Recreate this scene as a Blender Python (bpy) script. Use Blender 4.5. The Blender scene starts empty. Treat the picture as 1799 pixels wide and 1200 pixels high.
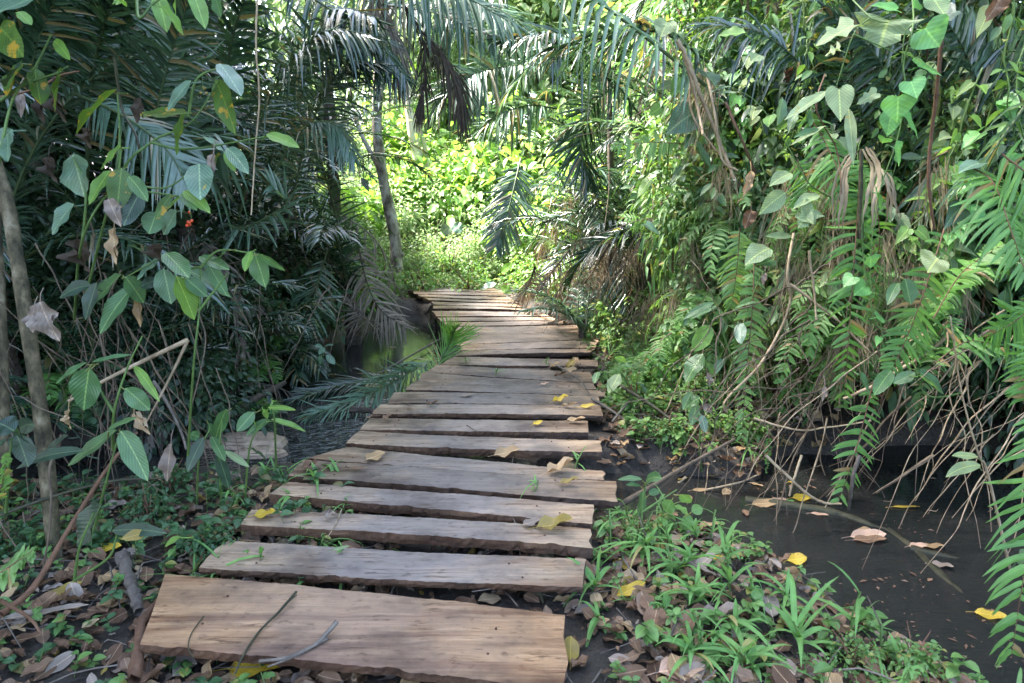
import bpy, math, random
import numpy as np
from mathutils import Vector, noise as mnoise
R = math.radians
rng = np.random.default_rng(7)
random.seed(7)
scene = bpy.context.scene
COL = scene.collection

# ------------------------------------------------------------------ camera
CAM_H, PITCH, FPX = 1.5, R(12.2), 1200.0
cam_d = bpy.data.cameras.new('camera')
cam_d.lens = 24.0; cam_d.sensor_width = 36.0; cam_d.clip_end = 500; cam_d.clip_start = 0.05
cam_d.dof.use_dof = True; cam_d.dof.focus_distance = 6.0; cam_d.dof.aperture_fstop = 8.0
cam = bpy.data.objects.new('camera', cam_d); COL.objects.link(cam)
cam.location = (0, 0, CAM_H); cam.rotation_euler = (math.pi/2 - PITCH, 0, 0)
scene.camera = cam

# ------------------------------------------------------------------ light
SUN_EL, SUN_AZ = R(56), R(-72)          # azimuth measured from +Y towards +X
world = bpy.data.worlds.new('World'); scene.world = world; world.use_nodes = True
wn = world.node_tree.nodes; wl = world.node_tree.links
bg = wn['Background']; bg.inputs['Strength'].default_value = 0.12
sky = wn.new('ShaderNodeTexSky'); sky.sky_type = 'NISHITA'; sky.sun_disc = False
sky.sun_elevation = SUN_EL; sky.sun_rotation = SUN_AZ
sky.dust_density = 3.0; sky.air_density = 1.0; sky.ozone_density = 1.0
wl.new(sky.outputs[0], bg.inputs[0])
sun_d = bpy.data.lights.new('sun', 'SUN'); sun_d.energy = 4.2; sun_d.angle = R(6); sun_d.color = (1.0, .96, .9)
sun = bpy.data.objects.new('sun', sun_d); COL.objects.link(sun)
sv = Vector((math.sin(SUN_AZ)*math.cos(SUN_EL), math.cos(SUN_AZ)*math.cos(SUN_EL), math.sin(SUN_EL)))
sun.rotation_euler = sv.to_track_quat('Z', 'Y').to_euler(); sun.location = sv*40
scene.view_settings.view_transform = 'Standard'; scene.view_settings.look = 'None'
scene.view_settings.exposure = 3.72; scene.view_settings.gamma = 1.0
cy = scene.cycles
cy.max_bounces = 7; cy.diffuse_bounces = 3; cy.glossy_bounces = 3; cy.transmission_bounces = 3; cy.transparent_max_bounces = 6
cy.sample_clamp_indirect = 4.0; cy.use_denoising = True; cy.caustics_reflective = False; cy.caustics_refractive = False

# ------------------------------------------------------------------ helpers: picture point -> place
CP, SP = math.cos(PITCH), math.sin(PITCH)
def ray(px, py):
    u = (px-899.5)/FPX; v = (600-py)/FPX
    return np.array((u, CP+SP*v, -SP+CP*v))
def P(px, py, y):                        # point at depth y (metres along the path)
    r = ray(px, py); return np.array((0, 0, CAM_H)) + r*(y/r[1])
def G(px, py, z=0.0):                    # point on the level z
    r = ray(px, py); return np.array((0, 0, CAM_H)) + r*((z-CAM_H)/r[2])
def nrm(v):
    v = np.asarray(v, float); return v/np.maximum(np.linalg.norm(v, axis=-1, keepdims=True), 1e-9)
def sstep(a, b, x):
    t = np.clip((x-a)/(b-a), 0, 1); return t*t*(3-2*t)
def catmull(pts, n):
    p = np.asarray(pts, float)
    if len(p) == 2: return p[0] + (p[1]-p[0])*np.linspace(0, 1, n)[:, None]
    p = np.vstack([2*p[0]-p[1], p, 2*p[-1]-p[-2]])
    m = len(p)-3; t = np.linspace(0, m-1e-6, n); i = t.astype(int); f = (t-i)[:, None]
    a, b, c, d = p[i], p[i+1], p[i+2], p[i+3]
    return .5*((2*b)+(c-a)*f+(2*a-5*b+4*c-d)*f*f+(3*b-a-3*c+d)*f**3)
def interp(path, s):                     # path (K,3), s in 0..1
    K = len(path); x = np.clip(s, 0, 1)*(K-1); i = np.minimum(x.astype(int), K-2); f = (x-i)[:, None]
    return path[i]*(1-f)+path[i+1]*f

# ------------------------------------------------------------------ mesh collector
class MB:
    def __init__(s): s.v, s.f, s.uv, s.m, s.n = [], [], [], [], 0
    def add(s, v, f, uv=None, mi=0):
        v = np.asarray(v, float).reshape(-1, 3); f = np.asarray(f, int)
        s.v.append(v); s.f.append(f + s.n); s.uv.append(np.zeros((len(v), 2)) if uv is None else np.asarray(uv, float))
        s.m.append(np.full(len(f), mi)); s.n += len(v)
    def build(s, name, mats, parent=None, origin=None, smooth=True):
        me = bpy.data.meshes.new(name)
        V = np.vstack(s.v); UV = np.vstack(s.uv)
        o3 = np.zeros(3) if origin is None else np.asarray(origin, float)
        V = V - o3
        F = np.vstack(s.f); M = np.concatenate(s.m)          # quads only
        me.vertices.add(len(V)); me.vertices.foreach_set('co', V.astype(np.float32).ravel())
        me.loops.add(F.size); me.loops.foreach_set('vertex_index', F.astype(np.int32).ravel())
        me.polygons.add(len(F)); me.polygons.foreach_set('loop_start', np.arange(0, F.size, 4, dtype=np.int32))
        me.polygons.foreach_set('loop_total', np.full(len(F), 4, np.int32))
        me.polygons.foreach_set('material_index', M.astype(np.int32))
        ul = me.uv_layers.new(name='UVMap'); ul.data.foreach_set('uv', UV[F.ravel()].astype(np.float32).ravel())
        me.polygons.foreach_set('use_smooth', np.full(len(F), smooth))
        me.update(calc_edges=True); me.validate()
        for m in (mats if isinstance(mats, (list, tuple)) else [mats]): me.materials.append(m)
        o = bpy.data.objects.new(name, me); COL.objects.link(o)
        if parent is not None: o.parent = parent
        elif origin is not None: o.location = o3
        return o
def tag(o, label=None, cat=None, group=None, kind=None):
    if label: o['label'] = label
    if cat: o['category'] = cat
    if group: o['group'] = group
    if kind: o['kind'] = kind
    return o
def thing(name, loc, label, cat, group=None):
    o = bpy.data.objects.new(name, None); COL.objects.link(o); o.location = tuple(loc); o.empty_display_size = .1
    return tag(o, label, cat, group)

def tube(mb, pts, rad, sides=6, mi=0, rough=0.0):
    p = np.asarray(pts, float); K = len(p)
    r = np.broadcast_to(np.asarray(rad, float), (K,)) if np.ndim(rad) != 1 or len(rad) != K else np.asarray(rad, float)
    T = nrm(np.gradient(p, axis=0)); ref = np.array((0, 0, 1.)) if abs(T[0, 2]) < .9 else np.array((1., 0, 0))
    n = nrm(np.cross(T[0], ref)); N = [n]
    for i in range(1, K):
        n = n - T[i]*np.dot(n, T[i]); n = nrm(n); N.append(n)
    N = np.array(N); B = np.cross(T, N)
    a = np.linspace(0, 2*math.pi, sides, endpoint=False)
    rr = r[:, None]*(1 + (rng.normal(0, rough, (K, sides)) if rough else 0))
    v = p[:, None, :] + rr[..., None]*(np.cos(a)[None, :, None]*N[:, None, :]+np.sin(a)[None, :, None]*B[:, None, :])
    i, j = np.meshgrid(np.arange(K-1), np.arange(sides), indexing='ij'); j2 = (j+1) % sides
    f = np.stack([i*sides+j, i*sides+j2, (i+1)*sides+j2, (i+1)*sides+j], -1).reshape(-1, 4)
    L = np.concatenate([[0], np.cumsum(np.linalg.norm(np.diff(p, axis=0), axis=1))])
    uv = np.stack(np.broadcast_arrays(np.arange(sides)[None, :]/sides, L[:, None]), -1).reshape(-1, 2)
    mb.add(v, f, uv, mi)

# ------------------------------------------------------------------ leaf templates
class Tm: pass
def strip(profile, half=1, fold=.0, curl=.0, wave=.0, wf=5):
    """profile: rows (t, halfwidth, midrib t). half = columns each side."""
    pr = np.asarray(profile, float); K = len(pr); c = np.arange(-half, half+1)/half
    v = np.zeros((K, len(c), 3)); uv = np.zeros((K, len(c), 2))
    for i, (y, x, yc) in enumerate(pr):
        ac = np.abs(c)
        v[i, :, 0] = x*c; v[i, :, 1] = yc*(1-ac)+y*ac
        v[i, :, 2] = fold*x*ac + curl*(y*y) + wave*np.sin(wf*math.pi*y+ (c > 0)*1.3)*ac*x*2
        uv[i, :, 0] = .5+.5*c*max(x*2, .02); uv[i, :, 1] = v[i, :, 1]
    m = len(c); i, j = np.meshgrid(np.arange(K-1), np.arange(m-1), indexing='ij')
    f = np.stack([i*m+j, i*m+j+1, (i+1)*m+j+1, (i+1)*m+j], -1).reshape(-1, 4)
    t = Tm(); t.v = v.reshape(-1, 3); t.uv = uv.reshape(-1, 2); t.f = f; return t
def prof(ts, ws): return [(t, w, t) for t, w in zip(ts, ws)]
def ell(n, p=1.0, q=1.0):
    t = np.linspace(0, 1, n); w = t**p*(1-t)**q; w = .5*w/w.max(); w = np.maximum(w, .012); return prof(t, w)
BLADE = strip(prof([0, .12, .4, .75, 1], [.3, .5, .48, .33, .03]), 1, fold=.55)
LEAFH = strip([(.0, .02, .0), (-.1, .25, .03), (.1, .5, .24), (.45, .42, .5), (.8, .16, .82), (1, .01, 1)], 1, fold=.3)
BLADE5 = strip(prof([0, .15, .35, .55, .78, 1], [.35, .5, .5, .42, .26, .03]), 1, fold=.35)
PINNA = strip(prof([0, .1, .3, .5, .7, .88, 1], [.42, .5, .5, .46, .38, .22, .04]), 1, fold=.25, wave=.12, wf=6)
OVATE = strip(ell(10, .62, .75), 2, fold=.22, wave=.07, wf=4)
LANCE = strip(ell(10, .8, 1.1), 2, fold=.3, wave=.06, wf=5)
OBOV = strip(ell(10, .95, .55), 2, fold=.2, wave=.06, wf=4)
LEAF3 = strip(ell(5, .7, .9), 1, fold=.35)
LEAF2 = strip(prof([0, .45, 1], [.05, .5, .05]), 1, fold=.35)
LEAFC = strip(ell(12, .7, 1.0), 2, fold=1.0, curl=-.5, wave=.5, wf=4)
DRY = strip(ell(9, .6, .8), 2, fold=.6, curl=.45, wave=.22, wf=3)
FLATLEAF = strip(ell(9, .6, .75), 2, fold=.2, curl=.12, wave=.1, wf=3)
HEART = strip([(.0, .02, .0), (-.10, .14, .01), (-.13, .28, .06), (-.05, .42, .14), (.10, .5, .24), (.28, .5, .36), (.46, .43, .50), (.64, .31, .66), (.82, .16, .83), (.94, .05, .945), (1, .01, 1)], 2, fold=.16, wave=.05, wf=3)
LOBED = strip([(.0, .02, .0), (-.10, .2, .02), (-.08, .42, .08), (.08, .56, .18), (.2, .44, .27), (.3, .36, .34), (.42, .5, .44), (.52, .44, .54), (.58, .27, .62), (.74, .3, .76), (.86, .16, .87), (1, .01, 1)], 2, fold=.2, wave=.12, wf=4)

def place(mb, tm, base, d, n, L, W, droop=0.0, mi=0, roll=None):
    """batch of templates. d = direction base->tip, n = upper side."""
    base = np.atleast_2d(base).astype(float); N = len(base)
    d = nrm(np.broadcast_to(np.atleast_2d(d), (N, 3))); n = np.broadcast_to(np.atleast_2d(n), (N, 3)).astype(float)
    n = n - d*np.sum(n*d, 1, keepdims=True)
    bad = np.linalg.norm(n, axis=1) < 1e-3
    if bad.any():
        n = n.copy(); alt = np.array((.3, -1, .2)); n[bad] = alt - d[bad]*np.sum(alt*d[bad], 1, keepdims=True)
    n = nrm(n); s = np.cross(d, n)
    if roll is not None:
        r = np.broadcast_to(roll, (N,))[:, None]; n, s = n*np.cos(r)+s*np.sin(r), s*np.cos(r)-n*np.sin(r)
    L = np.broadcast_to(np.asarray(L, float), (N,)); W = np.broadcast_to(np.asarray(W, float), (N,)); D = np.broadcast_to(np.asarray(droop, float), (N,))
    t = tm.v; y = t[:, 1][None, :]
    sh = 1-.25*np.abs(D)[:, None]*np.maximum(y, 0)
    v = (base[:, None, :] + d[:, None, :]*(y*sh*L[:, None])[..., None] + s[:, None, :]*(t[:, 0][None]*W[:, None])[..., None]
         + n[:, None, :]*(t[:, 2][None]*W[:, None])[..., None])
    v[..., 2] -= (D*L)[:, None]*y*np.abs(y)
    f = (tm.f[None] + (np.arange(N)*len(t))[:, None, None]).reshape(-1, 4)
    mb.add(v.reshape(-1, 3), f, np.tile(tm.uv, (N, 1)), mi)
def rdir(N, zlo=-1, zhi=1):
    a = rng.uniform(0, 2*math.pi, N); z = rng.uniform(zlo, zhi, N); r = np.sqrt(1-z*z)
    return np.stack([r*np.cos(a), r*np.sin(a), z], 1)

# ------------------------------------------------------------------ materials
def new_mat(name):
    m = bpy.data.materials.new(name); m.use_nodes = True; nt = m.node_tree; nt.nodes.clear()
    return m, nt, nt.nodes, nt.links
def ramp(N, stops):
    r = N.new('ShaderNodeValToRGB'); e = r.color_ramp.elements
    while len(e) < len(stops): e.new(.5)
    for k, (p, c) in zip(e, stops): k.position = p; k.color = (*c, 1)
    return r
def leaf_mat(name, cols, rough=.42, trans=.35, tcol=None, blot=None, odd=None, blot_at=.62, vein=.5, spec=.5, vn=9):
    m, nt, N, L = new_mat(name)
    out = N.new('ShaderNodeOutputMaterial'); bs = N.new('ShaderNodeBsdfPrincipled'); tr = N.new('ShaderNodeBsdfTranslucent'); mix = N.new('ShaderNodeMixShader')
    geo = N.new('ShaderNodeNewGeometry'); oi = N.new('ShaderNodeObjectInfo')
    k = len(cols); rp = ramp(N, [(i/max(k-1, 1), c) for i, c in enumerate(cols)])
    add = N.new('ShaderNodeMath'); add.operation = 'MULTIPLY_ADD'; add.inputs[1].default_value = .3
    mu = N.new('ShaderNodeMath'); mu.operation = 'MULTIPLY'; mu.inputs[1].default_value = .7
    L.new(geo.outputs['Random Per Island'], mu.inputs[0]); L.new(oi.outputs['Random'], add.inputs[0]); L.new(mu.outputs[0], add.inputs[2])
    L.new(add.outputs[0], rp.inputs[0])
    uv = N.new('ShaderNodeTexCoord'); sep = N.new('ShaderNodeSeparateXYZ'); L.new(uv.outputs['UV'], sep.inputs[0])
    no = N.new('ShaderNodeTexNoise'); no.inputs['Scale'].default_value = 16; no.inputs['Detail'].default_value = 3
    L.new(uv.outputs['Object'], no.inputs['Vector'])
    hv = N.new('ShaderNodeMixRGB'); hv.blend_type = 'MULTIPLY'; hv.inputs[0].default_value = .55
    r2 = ramp(N, [(.3, (.55, .55, .5)), (.7, (1.25, 1.25, 1.2))]); L.new(no.outputs[0], r2.inputs[0]); L.new(rp.outputs[0], hv.inputs[1]); L.new(r2.outputs[0], hv.inputs[2])
    col = hv.outputs[0]
    if odd:
        gt = N.new('ShaderNodeMath'); gt.operation = 'GREATER_THAN'; gt.inputs[1].default_value = .93; L.new(geo.outputs['Random Per Island'], gt.inputs[0]); om = N.new('ShaderNodeMixRGB'); L.new(gt.outputs[0], om.inputs[0]); L.new(col, om.inputs[1]); om.inputs[2].default_value = (*odd, 1); col = om.outputs[0]
    # midrib and side veins from the leaf's own coordinates
    ab = N.new('ShaderNodeMath'); ab.operation = 'ABSOLUTE'; sb = N.new('ShaderNodeMath'); sb.operation = 'SUBTRACT'; sb.inputs[1].default_value = .5
    L.new(sep.outputs[0], sb.inputs[0]); L.new(sb.outputs[0], ab.inputs[0])
    mr = N.new('ShaderNodeMapRange'); mr.inputs[1].default_value = .012; mr.inputs[2].default_value = .035; mr.inputs[3].default_value = 1; mr.inputs[4].default_value = 0
    L.new(ab.outputs[0], mr.inputs[0])
    sv_ = N.new('ShaderNodeMath'); sv_.operation = 'MULTIPLY_ADD'; sv_.inputs[1].default_value = -.9; L.new(ab.outputs[0], sv_.inputs[0]); L.new(sep.outputs[1], sv_.inputs[2])
    fr = N.new('ShaderNodeMath'); fr.operation = 'MULTIPLY'; fr.inputs[1].default_value = vn*2*math.pi; L.new(sv_.outputs[0], fr.inputs[0])
    sn = N.new('ShaderNodeMath'); sn.operation = 'SINE'; L.new(fr.outputs[0], sn.inputs[0])
    if vein > 0:
        mv = N.new('ShaderNodeMixRGB'); mv.blend_type = 'MIX'; mf = N.new('ShaderNodeMath'); mf.operation = 'MULTIPLY'; mf.inputs[1].default_value = vein*.55
        L.new(mr.outputs[0], mf.inputs[0]); L.new(mf.outputs[0], mv.inputs[0]); L.new(col, mv.inputs[1]); mv.inputs[2].default_value = (min(cols[-1][0]*2.2+.06, 1), min(cols[-1][1]*1.8+.08, 1), cols[-1][2]*1.5+.03, 1)
        col = mv.outputs[0]
        vr = N.new('ShaderNodeMapRange'); vr.inputs[1].default_value = .55; vr.inputs[2].default_value = 1; vr.inputs[3].default_value = 1; vr.inputs[4].default_value = 1+.38*vein; L.new(sn.outputs[0], vr.inputs[0]); vs = N.new('ShaderNodeVectorMath'); vs.operation = 'SCALE'; L.new(col, vs.inputs[0]); L.new(vr.outputs[0], vs.inputs['Scale']); col = vs.outputs[0]
        bp = N.new('ShaderNodeBump'); bp.inputs['Strength'].default_value = .4*vein; bp.inputs['Distance'].default_value = .006
        sm = N.new('ShaderNodeMath'); sm.operation = 'MULTIPLY_ADD'; sm.inputs[1].default_value = .17; L.new(sn.outputs[0], sm.inputs[0]); L.new(no.outputs[0], sm.inputs[2])
        L.new(sm.outputs[0], bp.inputs['Height']); L.new(bp.outputs[0], bs.inputs['Normal'])
    if blot:
        n2 = N.new('ShaderNodeTexNoise'); n2.inputs['Scale'].default_value = 26; n2.inputs['Detail'].default_value = 4; L.new(uv.outputs['Object'], n2.inputs['Vector'])
        b0 = N.new('ShaderNodeMapRange'); b0.inputs[1].default_value = blot_at; b0.inputs[2].default_value = blot_at+.06; L.new(n2.outputs[0], b0.inputs[0])
        bm = N.new('ShaderNodeMixRGB'); L.new(b0.outputs[0], bm.inputs[0]); L.new(col, bm.inputs[1]); bm.inputs[2].default_value = (*blot, 1); col = bm.outputs[0]
    L.new(col, bs.inputs['Base Color']); bs.inputs['Roughness'].default_value = rough; bs.inputs['Specular IOR Level'].default_value = spec
    tc = N.new('ShaderNodeMixRGB'); tc.blend_type = 'MULTIPLY'; tc.inputs[0].default_value = 1; tc.inputs[2].default_value = (*(tcol or (1.9, 1.85, .95)), 1); tc.use_clamp = True
    L.new(col, tc.inputs[1]); L.new(tc.outputs[0], tr.inputs[0])
    mix.inputs[0].default_value = trans; L.new(bs.outputs[0], mix.inputs[1]); L.new(tr.outputs[0], mix.inputs[2]); L.new(mix.outputs[0], out.inputs[0])
    return m
def rough_mat(name, stops, scale=6, stretch=(1, 1, 1), rough=.85, bump=.4, dist=.02, detail=6, spec=.3, coord='Object'):
    m, nt, N, L = new_mat(name)
    out = N.new('ShaderNodeOutputMaterial'); bs = N.new('ShaderNodeBsdfPrincipled'); L.new(bs.outputs[0], out.inputs[0])
    tc = N.new('ShaderNodeTexCoord'); mp = N.new('ShaderNodeMapping'); mp.inputs['Scale'].default_value = stretch; L.new(tc.outputs[coord], mp.inputs[0])
    no = N.new('ShaderNodeTexNoise'); no.inputs['Scale'].default_value = scale; no.inputs['Detail'].default_value = detail; no.inputs['Roughness'].default_value = .65; L.new(mp.outputs[0], no.inputs['Vector'])
    rp = ramp(N, stops); L.new(no.outputs[0], rp.inputs[0])
    oi = N.new('ShaderNodeObjectInfo'); geo = N.new('ShaderNodeNewGeometry'); ad = N.new('ShaderNodeMath'); ad.operation = 'ADD'; L.new(oi.outputs['Random'], ad.inputs[0]); L.new(geo.outputs['Random Per Island'], ad.inputs[1])
    mr = N.new('ShaderNodeMapRange'); mr.inputs[2].default_value = 2; mr.inputs[3].default_value = .6; mr.inputs[4].default_value = 1.35; L.new(ad.outputs[0], mr.inputs[0])
    mx = N.new('ShaderNodeVectorMath'); mx.operation = 'SCALE'; L.new(rp.outputs[0], mx.inputs[0]); L.new(mr.outputs[0], mx.inputs['Scale'])
    L.new(mx.outputs[0], bs.inputs['Base Color']); bs.inputs['Roughness'].default_value = rough; bs.inputs['Specular IOR Level'].default_value = spec
    bp = N.new('ShaderNodeBump'); bp.inputs['Strength'].default_value = bump; bp.inputs['Distance'].default_value = dist; L.new(no.outputs[0], bp.inputs['Height']); L.new(bp.outputs[0], bs.inputs['Normal'])
    return m
M = {}
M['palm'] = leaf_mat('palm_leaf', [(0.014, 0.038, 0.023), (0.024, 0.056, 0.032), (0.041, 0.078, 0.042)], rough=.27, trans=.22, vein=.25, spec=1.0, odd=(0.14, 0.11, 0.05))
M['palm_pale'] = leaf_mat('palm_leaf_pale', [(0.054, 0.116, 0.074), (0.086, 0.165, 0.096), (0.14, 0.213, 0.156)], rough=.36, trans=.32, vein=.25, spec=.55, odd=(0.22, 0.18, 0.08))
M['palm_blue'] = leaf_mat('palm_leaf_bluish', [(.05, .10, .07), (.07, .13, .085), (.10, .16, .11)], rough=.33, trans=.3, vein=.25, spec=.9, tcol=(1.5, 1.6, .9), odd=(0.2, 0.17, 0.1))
M['palm_dry'] = leaf_mat('dry_palm_leaf', [(.10, .083, .07), (.17, .142, .12), (.27, .23, .19)], rough=.75, trans=.15, vein=.2, spec=.2, tcol=(1.3, 1.1, .8))
M['palm_dead'] = leaf_mat('dead_palm_leaf', [(.025, .02, .016), (.05, .038, .03), (.09, .065, .045)], rough=.75, trans=.12, vein=.2, spec=.2, tcol=(1.3, 1.1, .8))
M['leaf'] = leaf_mat('broad_leaf', [(0.042, 0.096, 0.036), (0.056, 0.125, 0.047), (0.085, 0.159, 0.058)], rough=.42, trans=.25, vein=1, spec=.5, odd=(0.14, 0.15, 0.04))
M['leaf_sheen'] = leaf_mat('broad_leaf_sky_sheen', [(0.068, 0.135, 0.092), (0.09, 0.162, 0.108), (0.112, 0.184, 0.13)], rough=.38, trans=.22, vein=1, spec=.6, blot=(.32, .24, .05), blot_at=.70)  # bluish sky sheen of the upper faces is mixed into the leaf colour
M['leaf_dark'] = leaf_mat('broad_leaf_dark', [(0.014, 0.037, 0.025), (0.024, 0.049, 0.031), (0.034, 0.066, 0.036)], rough=.4, trans=.2, vein=1)
M['leaf_spot'] = leaf_mat('spotted_leaf', [(.045, .10, .02), (.07, .13, .02)], rough=.45, trans=.4, vein=.8, blot=(.36, .22, .02), blot_at=.57)
M['leaf_lime'] = leaf_mat('lime_leaf', [(0.103, 0.209, 0.048), (0.14, 0.261, 0.06), (0.187, 0.314, 0.08)], rough=.45, trans=.45, vein=.8)
M['heart'] = leaf_mat('heart_leaf', [(0.096, 0.244, 0.075), (0.118, 0.29, 0.088), (0.15, 0.325, 0.106)], rough=.45, trans=.3, vein=.6, vn=5)
M['ragged'] = leaf_mat('ragged_leaf', [(0.134, 0.205, 0.096), (0.179, 0.238, 0.125), (0.168, 0.227, 0.086)], rough=.6, trans=.25, vein=1, blot=(.22, .2, .05), blot_at=.66)
M['fern'] = leaf_mat('fern_leaf', [(0.064, 0.167, 0.034), (0.088, 0.211, 0.044), (0.13, 0.268, 0.058)], rough=.48, trans=.35, vein=.5, odd=(0.2, 0.13, 0.05))
M['fern_pale'] = leaf_mat('fern_leaf_pale', [(0.106, 0.225, 0.068), (0.145, 0.272, 0.086), (0.193, 0.32, 0.12)], rough=.5, trans=.4, vein=.5, odd=(0.26, 0.2, 0.08))
M['grass'] = leaf_mat('grass_leaf', [(0.103, 0.227, 0.071), (0.138, 0.281, 0.083), (0.19, 0.333, 0.097)], rough=.62, trans=.3, vein=.3, spec=.3, odd=(0.3, 0.25, 0.1))
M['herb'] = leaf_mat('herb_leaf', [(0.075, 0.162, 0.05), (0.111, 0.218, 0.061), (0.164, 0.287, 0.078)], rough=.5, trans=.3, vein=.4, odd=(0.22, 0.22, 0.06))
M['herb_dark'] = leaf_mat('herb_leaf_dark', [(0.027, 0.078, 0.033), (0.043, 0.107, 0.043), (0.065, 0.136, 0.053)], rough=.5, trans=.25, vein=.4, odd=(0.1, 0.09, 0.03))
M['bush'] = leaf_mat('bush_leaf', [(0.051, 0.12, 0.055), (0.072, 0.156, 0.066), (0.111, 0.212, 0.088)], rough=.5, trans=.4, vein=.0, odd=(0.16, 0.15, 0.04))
M['bush_sun'] = leaf_mat('bush_leaf_hazy', [(0.19, 0.27, 0.13), (0.26, 0.355, 0.18), (0.35, 0.44, 0.25)], rough=.5, trans=.5, vein=.0, tcol=(1.35, 1.4, 1.1))  # paleness of the bright, hazy far clearing is put into the leaf colour
M['bush_dark'] = leaf_mat('bush_leaf_shade', [(0.013, 0.035, 0.02), (0.026, 0.054, 0.027), (0.039, 0.078, 0.036)], rough=.42, trans=.25, vein=.0)  # shaded copy of the bush leaf: thicket gloom painted as darker green
M['dead'] = leaf_mat('dead_leaf', [(.055, .032, .022), (.12, .07, .045), (.19, .115, .075), (.24, .18, .14)], rough=.75, trans=.12, vein=.7, spec=.2, tcol=(1.3, 1., .7), vn=7)
M['dead_tan'] = leaf_mat('dead_leaf_tan', [(.26, .17, .09), (.33, .22, .12), (.38, .29, .2)], rough=.7, trans=.15, vein=.7, spec=.2, tcol=(1.3, 1., .7))
M['dead_grey'] = leaf_mat('dead_leaf_grey', [(.16, .12, .10), (.24, .19, .16), (.33, .27, .23)], rough=.8, trans=.12, vein=.7, spec=.2, tcol=(1.2, 1., .8))
M['yellow'] = leaf_mat('yellow_leaf', [(.40, .26, .025), (.5, .34, .03), (.44, .33, .06)], rough=.55, trans=.2, vein=.6, tcol=(1.2, 1.1, .5), blot=(.15, .08, .025), blot_at=.6)
M['olive'] = leaf_mat('olive_leaf', [(.2, .14, .03), (.26, .19, .04)], rough=.5, trans=.2, vein=.6, tcol=(1.2, 1.1, .5))
M['pink'] = leaf_mat('pinkish_leaf', [(.42, .24, .16), (.48, .33, .25)], rough=.6, trans=.15, vein=.6, tcol=(1.2, 1., .7))
M['straw'] = leaf_mat('dry_straw', [(.16, .125, .085), (.26, .205, .14), (.36, .29, .2)], rough=.75, trans=.2, vein=.1, spec=.2, tcol=(1.3, 1.15, .8))
M['berry'] = leaf_mat('red_berry', [(.45, .03, .01), (.6, .08, .02)], rough=.3, trans=0.02, vein=0)
M['stem'] = rough_mat('green_stem', [(.3, (.05, .10, .025)), (.7, (.11, .18, .05))], 20, rough=.5)
M['stem_dark'] = rough_mat('dark_stem', [(.3, (.02, .022, .012)), (.7, (.06, .055, .03))], 20, rough=.6)
M['stem_brown'] = rough_mat('brown_stem', [(.3, (.07, .035, .02)), (.7, (.17, .09, .055))], 20, rough=.7)
M['rachis'] = rough_mat('palm_rachis', [(.3, (.03, .05, .02)), (.7, (.07, .10, .04))], 12, rough=.5)
M['liana'] = rough_mat('dry_liana', [(.3, (.17, .12, .07)), (.5, (.3, .22, .14)), (.7, (.42, .33, .22))], 14, rough=.8)
M['root'] = rough_mat('dry_root', [(.3, (.05, .036, .025)), (.7, (.17, .125, .085))], 14, rough=.8)
M['stick'] = rough_mat('grey_stick', [(.3, (.05, .04, .034)), (.7, (.15, .125, .105))], 18, (1, 1, 1), rough=.85)
M['bark'] = rough_mat('mottled_bark', [(.36, (.05, .042, .034)), (.46, (.2, .17, .14)), (.54, (.36, .32, .28)), (.66, (.55, .53, .5))], 5, (1, 1, .55), rough=.85, bump=.6)
M['bark_moss'] = rough_mat('mossy_bark', [(.36, (.02, .018, .01)), (.48, (.065, .054, .03)), (.57, (.12, .096, .056)), (.68, (.22, .185, .125))], 14, (1, 1, .55), rough=.9, bump=.6)
M['bark_shag'] = rough_mat('shaggy_bark', [(.3, (.10, .075, .065)), (.5, (.25, .19, .17)), (.7, (.38, .31, .28))], 16, (1, 1, .12), rough=.9, bump=.9)
M['bark_pale'] = rough_mat('pale_bark', [(.3, (.38, .33, .25)), (.7, (.62, .55, .44))], 8, (1, 1, .3), rough=.8)
M['palmtrunk'] = rough_mat('palm_trunk', [(.3, (.03, .024, .018)), (.7, (.11, .085, .065))], 18, (1, 1, 2.5), rough=.9, bump=.9)
# ------------------------------------------------------------------ ground and water
WZ = -0.30
CH = np.array([(-1.55, 10.0), (-1.45, 8.6), (-1.55, 7.2), (-1.8, 5.8), (-1.15, 4.75), (0, 3.95), (1.3, 3.6), (2.2, 3.1), (2.7, 2.2), (3.0, 1.0), (3.2, -2)])
CHW = np.array([.3, .6, .85, .75, .6, .42, .52, .95, 1.0, 1.05, 1.1])
CH2 = np.array([(-1.3, 4.75), (-2.4, 4.35), (-4, 4.3), (-7, 4.5)]); CH2W = np.array([.6, .4, .4, .5])
CH3 = np.array([(2.1, 4.1), (3.0, 3.9), (4.2, 3.2)]); CH3W = np.array([.45, .8, .9])
def seg_dist(x, y, pts, ws):
    best = np.full(x.shape, 9.)
    for (a, b), (wa, wb) in zip(zip(pts[:-1], pts[1:]), zip(ws[:-1], ws[1:])):
        d = b-a; t = np.clip(((x-a[0])*d[0]+(y-a[1])*d[1])/np.dot(d, d), 0, 1)
        best = np.minimum(best, np.hypot(x-a[0]-t*d[0], y-a[1]-t*d[1]) - (wa+(wb-wa)*t))
    return best
def vnoise(x, y, s, o=0):
    return (np.sin(x*s*1.7+o+1.3*np.sin(y*s*1.1+o*2))+np.sin(y*s*2.1+o*1.7+1.1*np.sin(x*s*1.3+o))+.6*np.sin((x+y)*s*3.3+o*3)+.6*np.sin((x-y*.7)*s*4.1+o))/3.2
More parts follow.
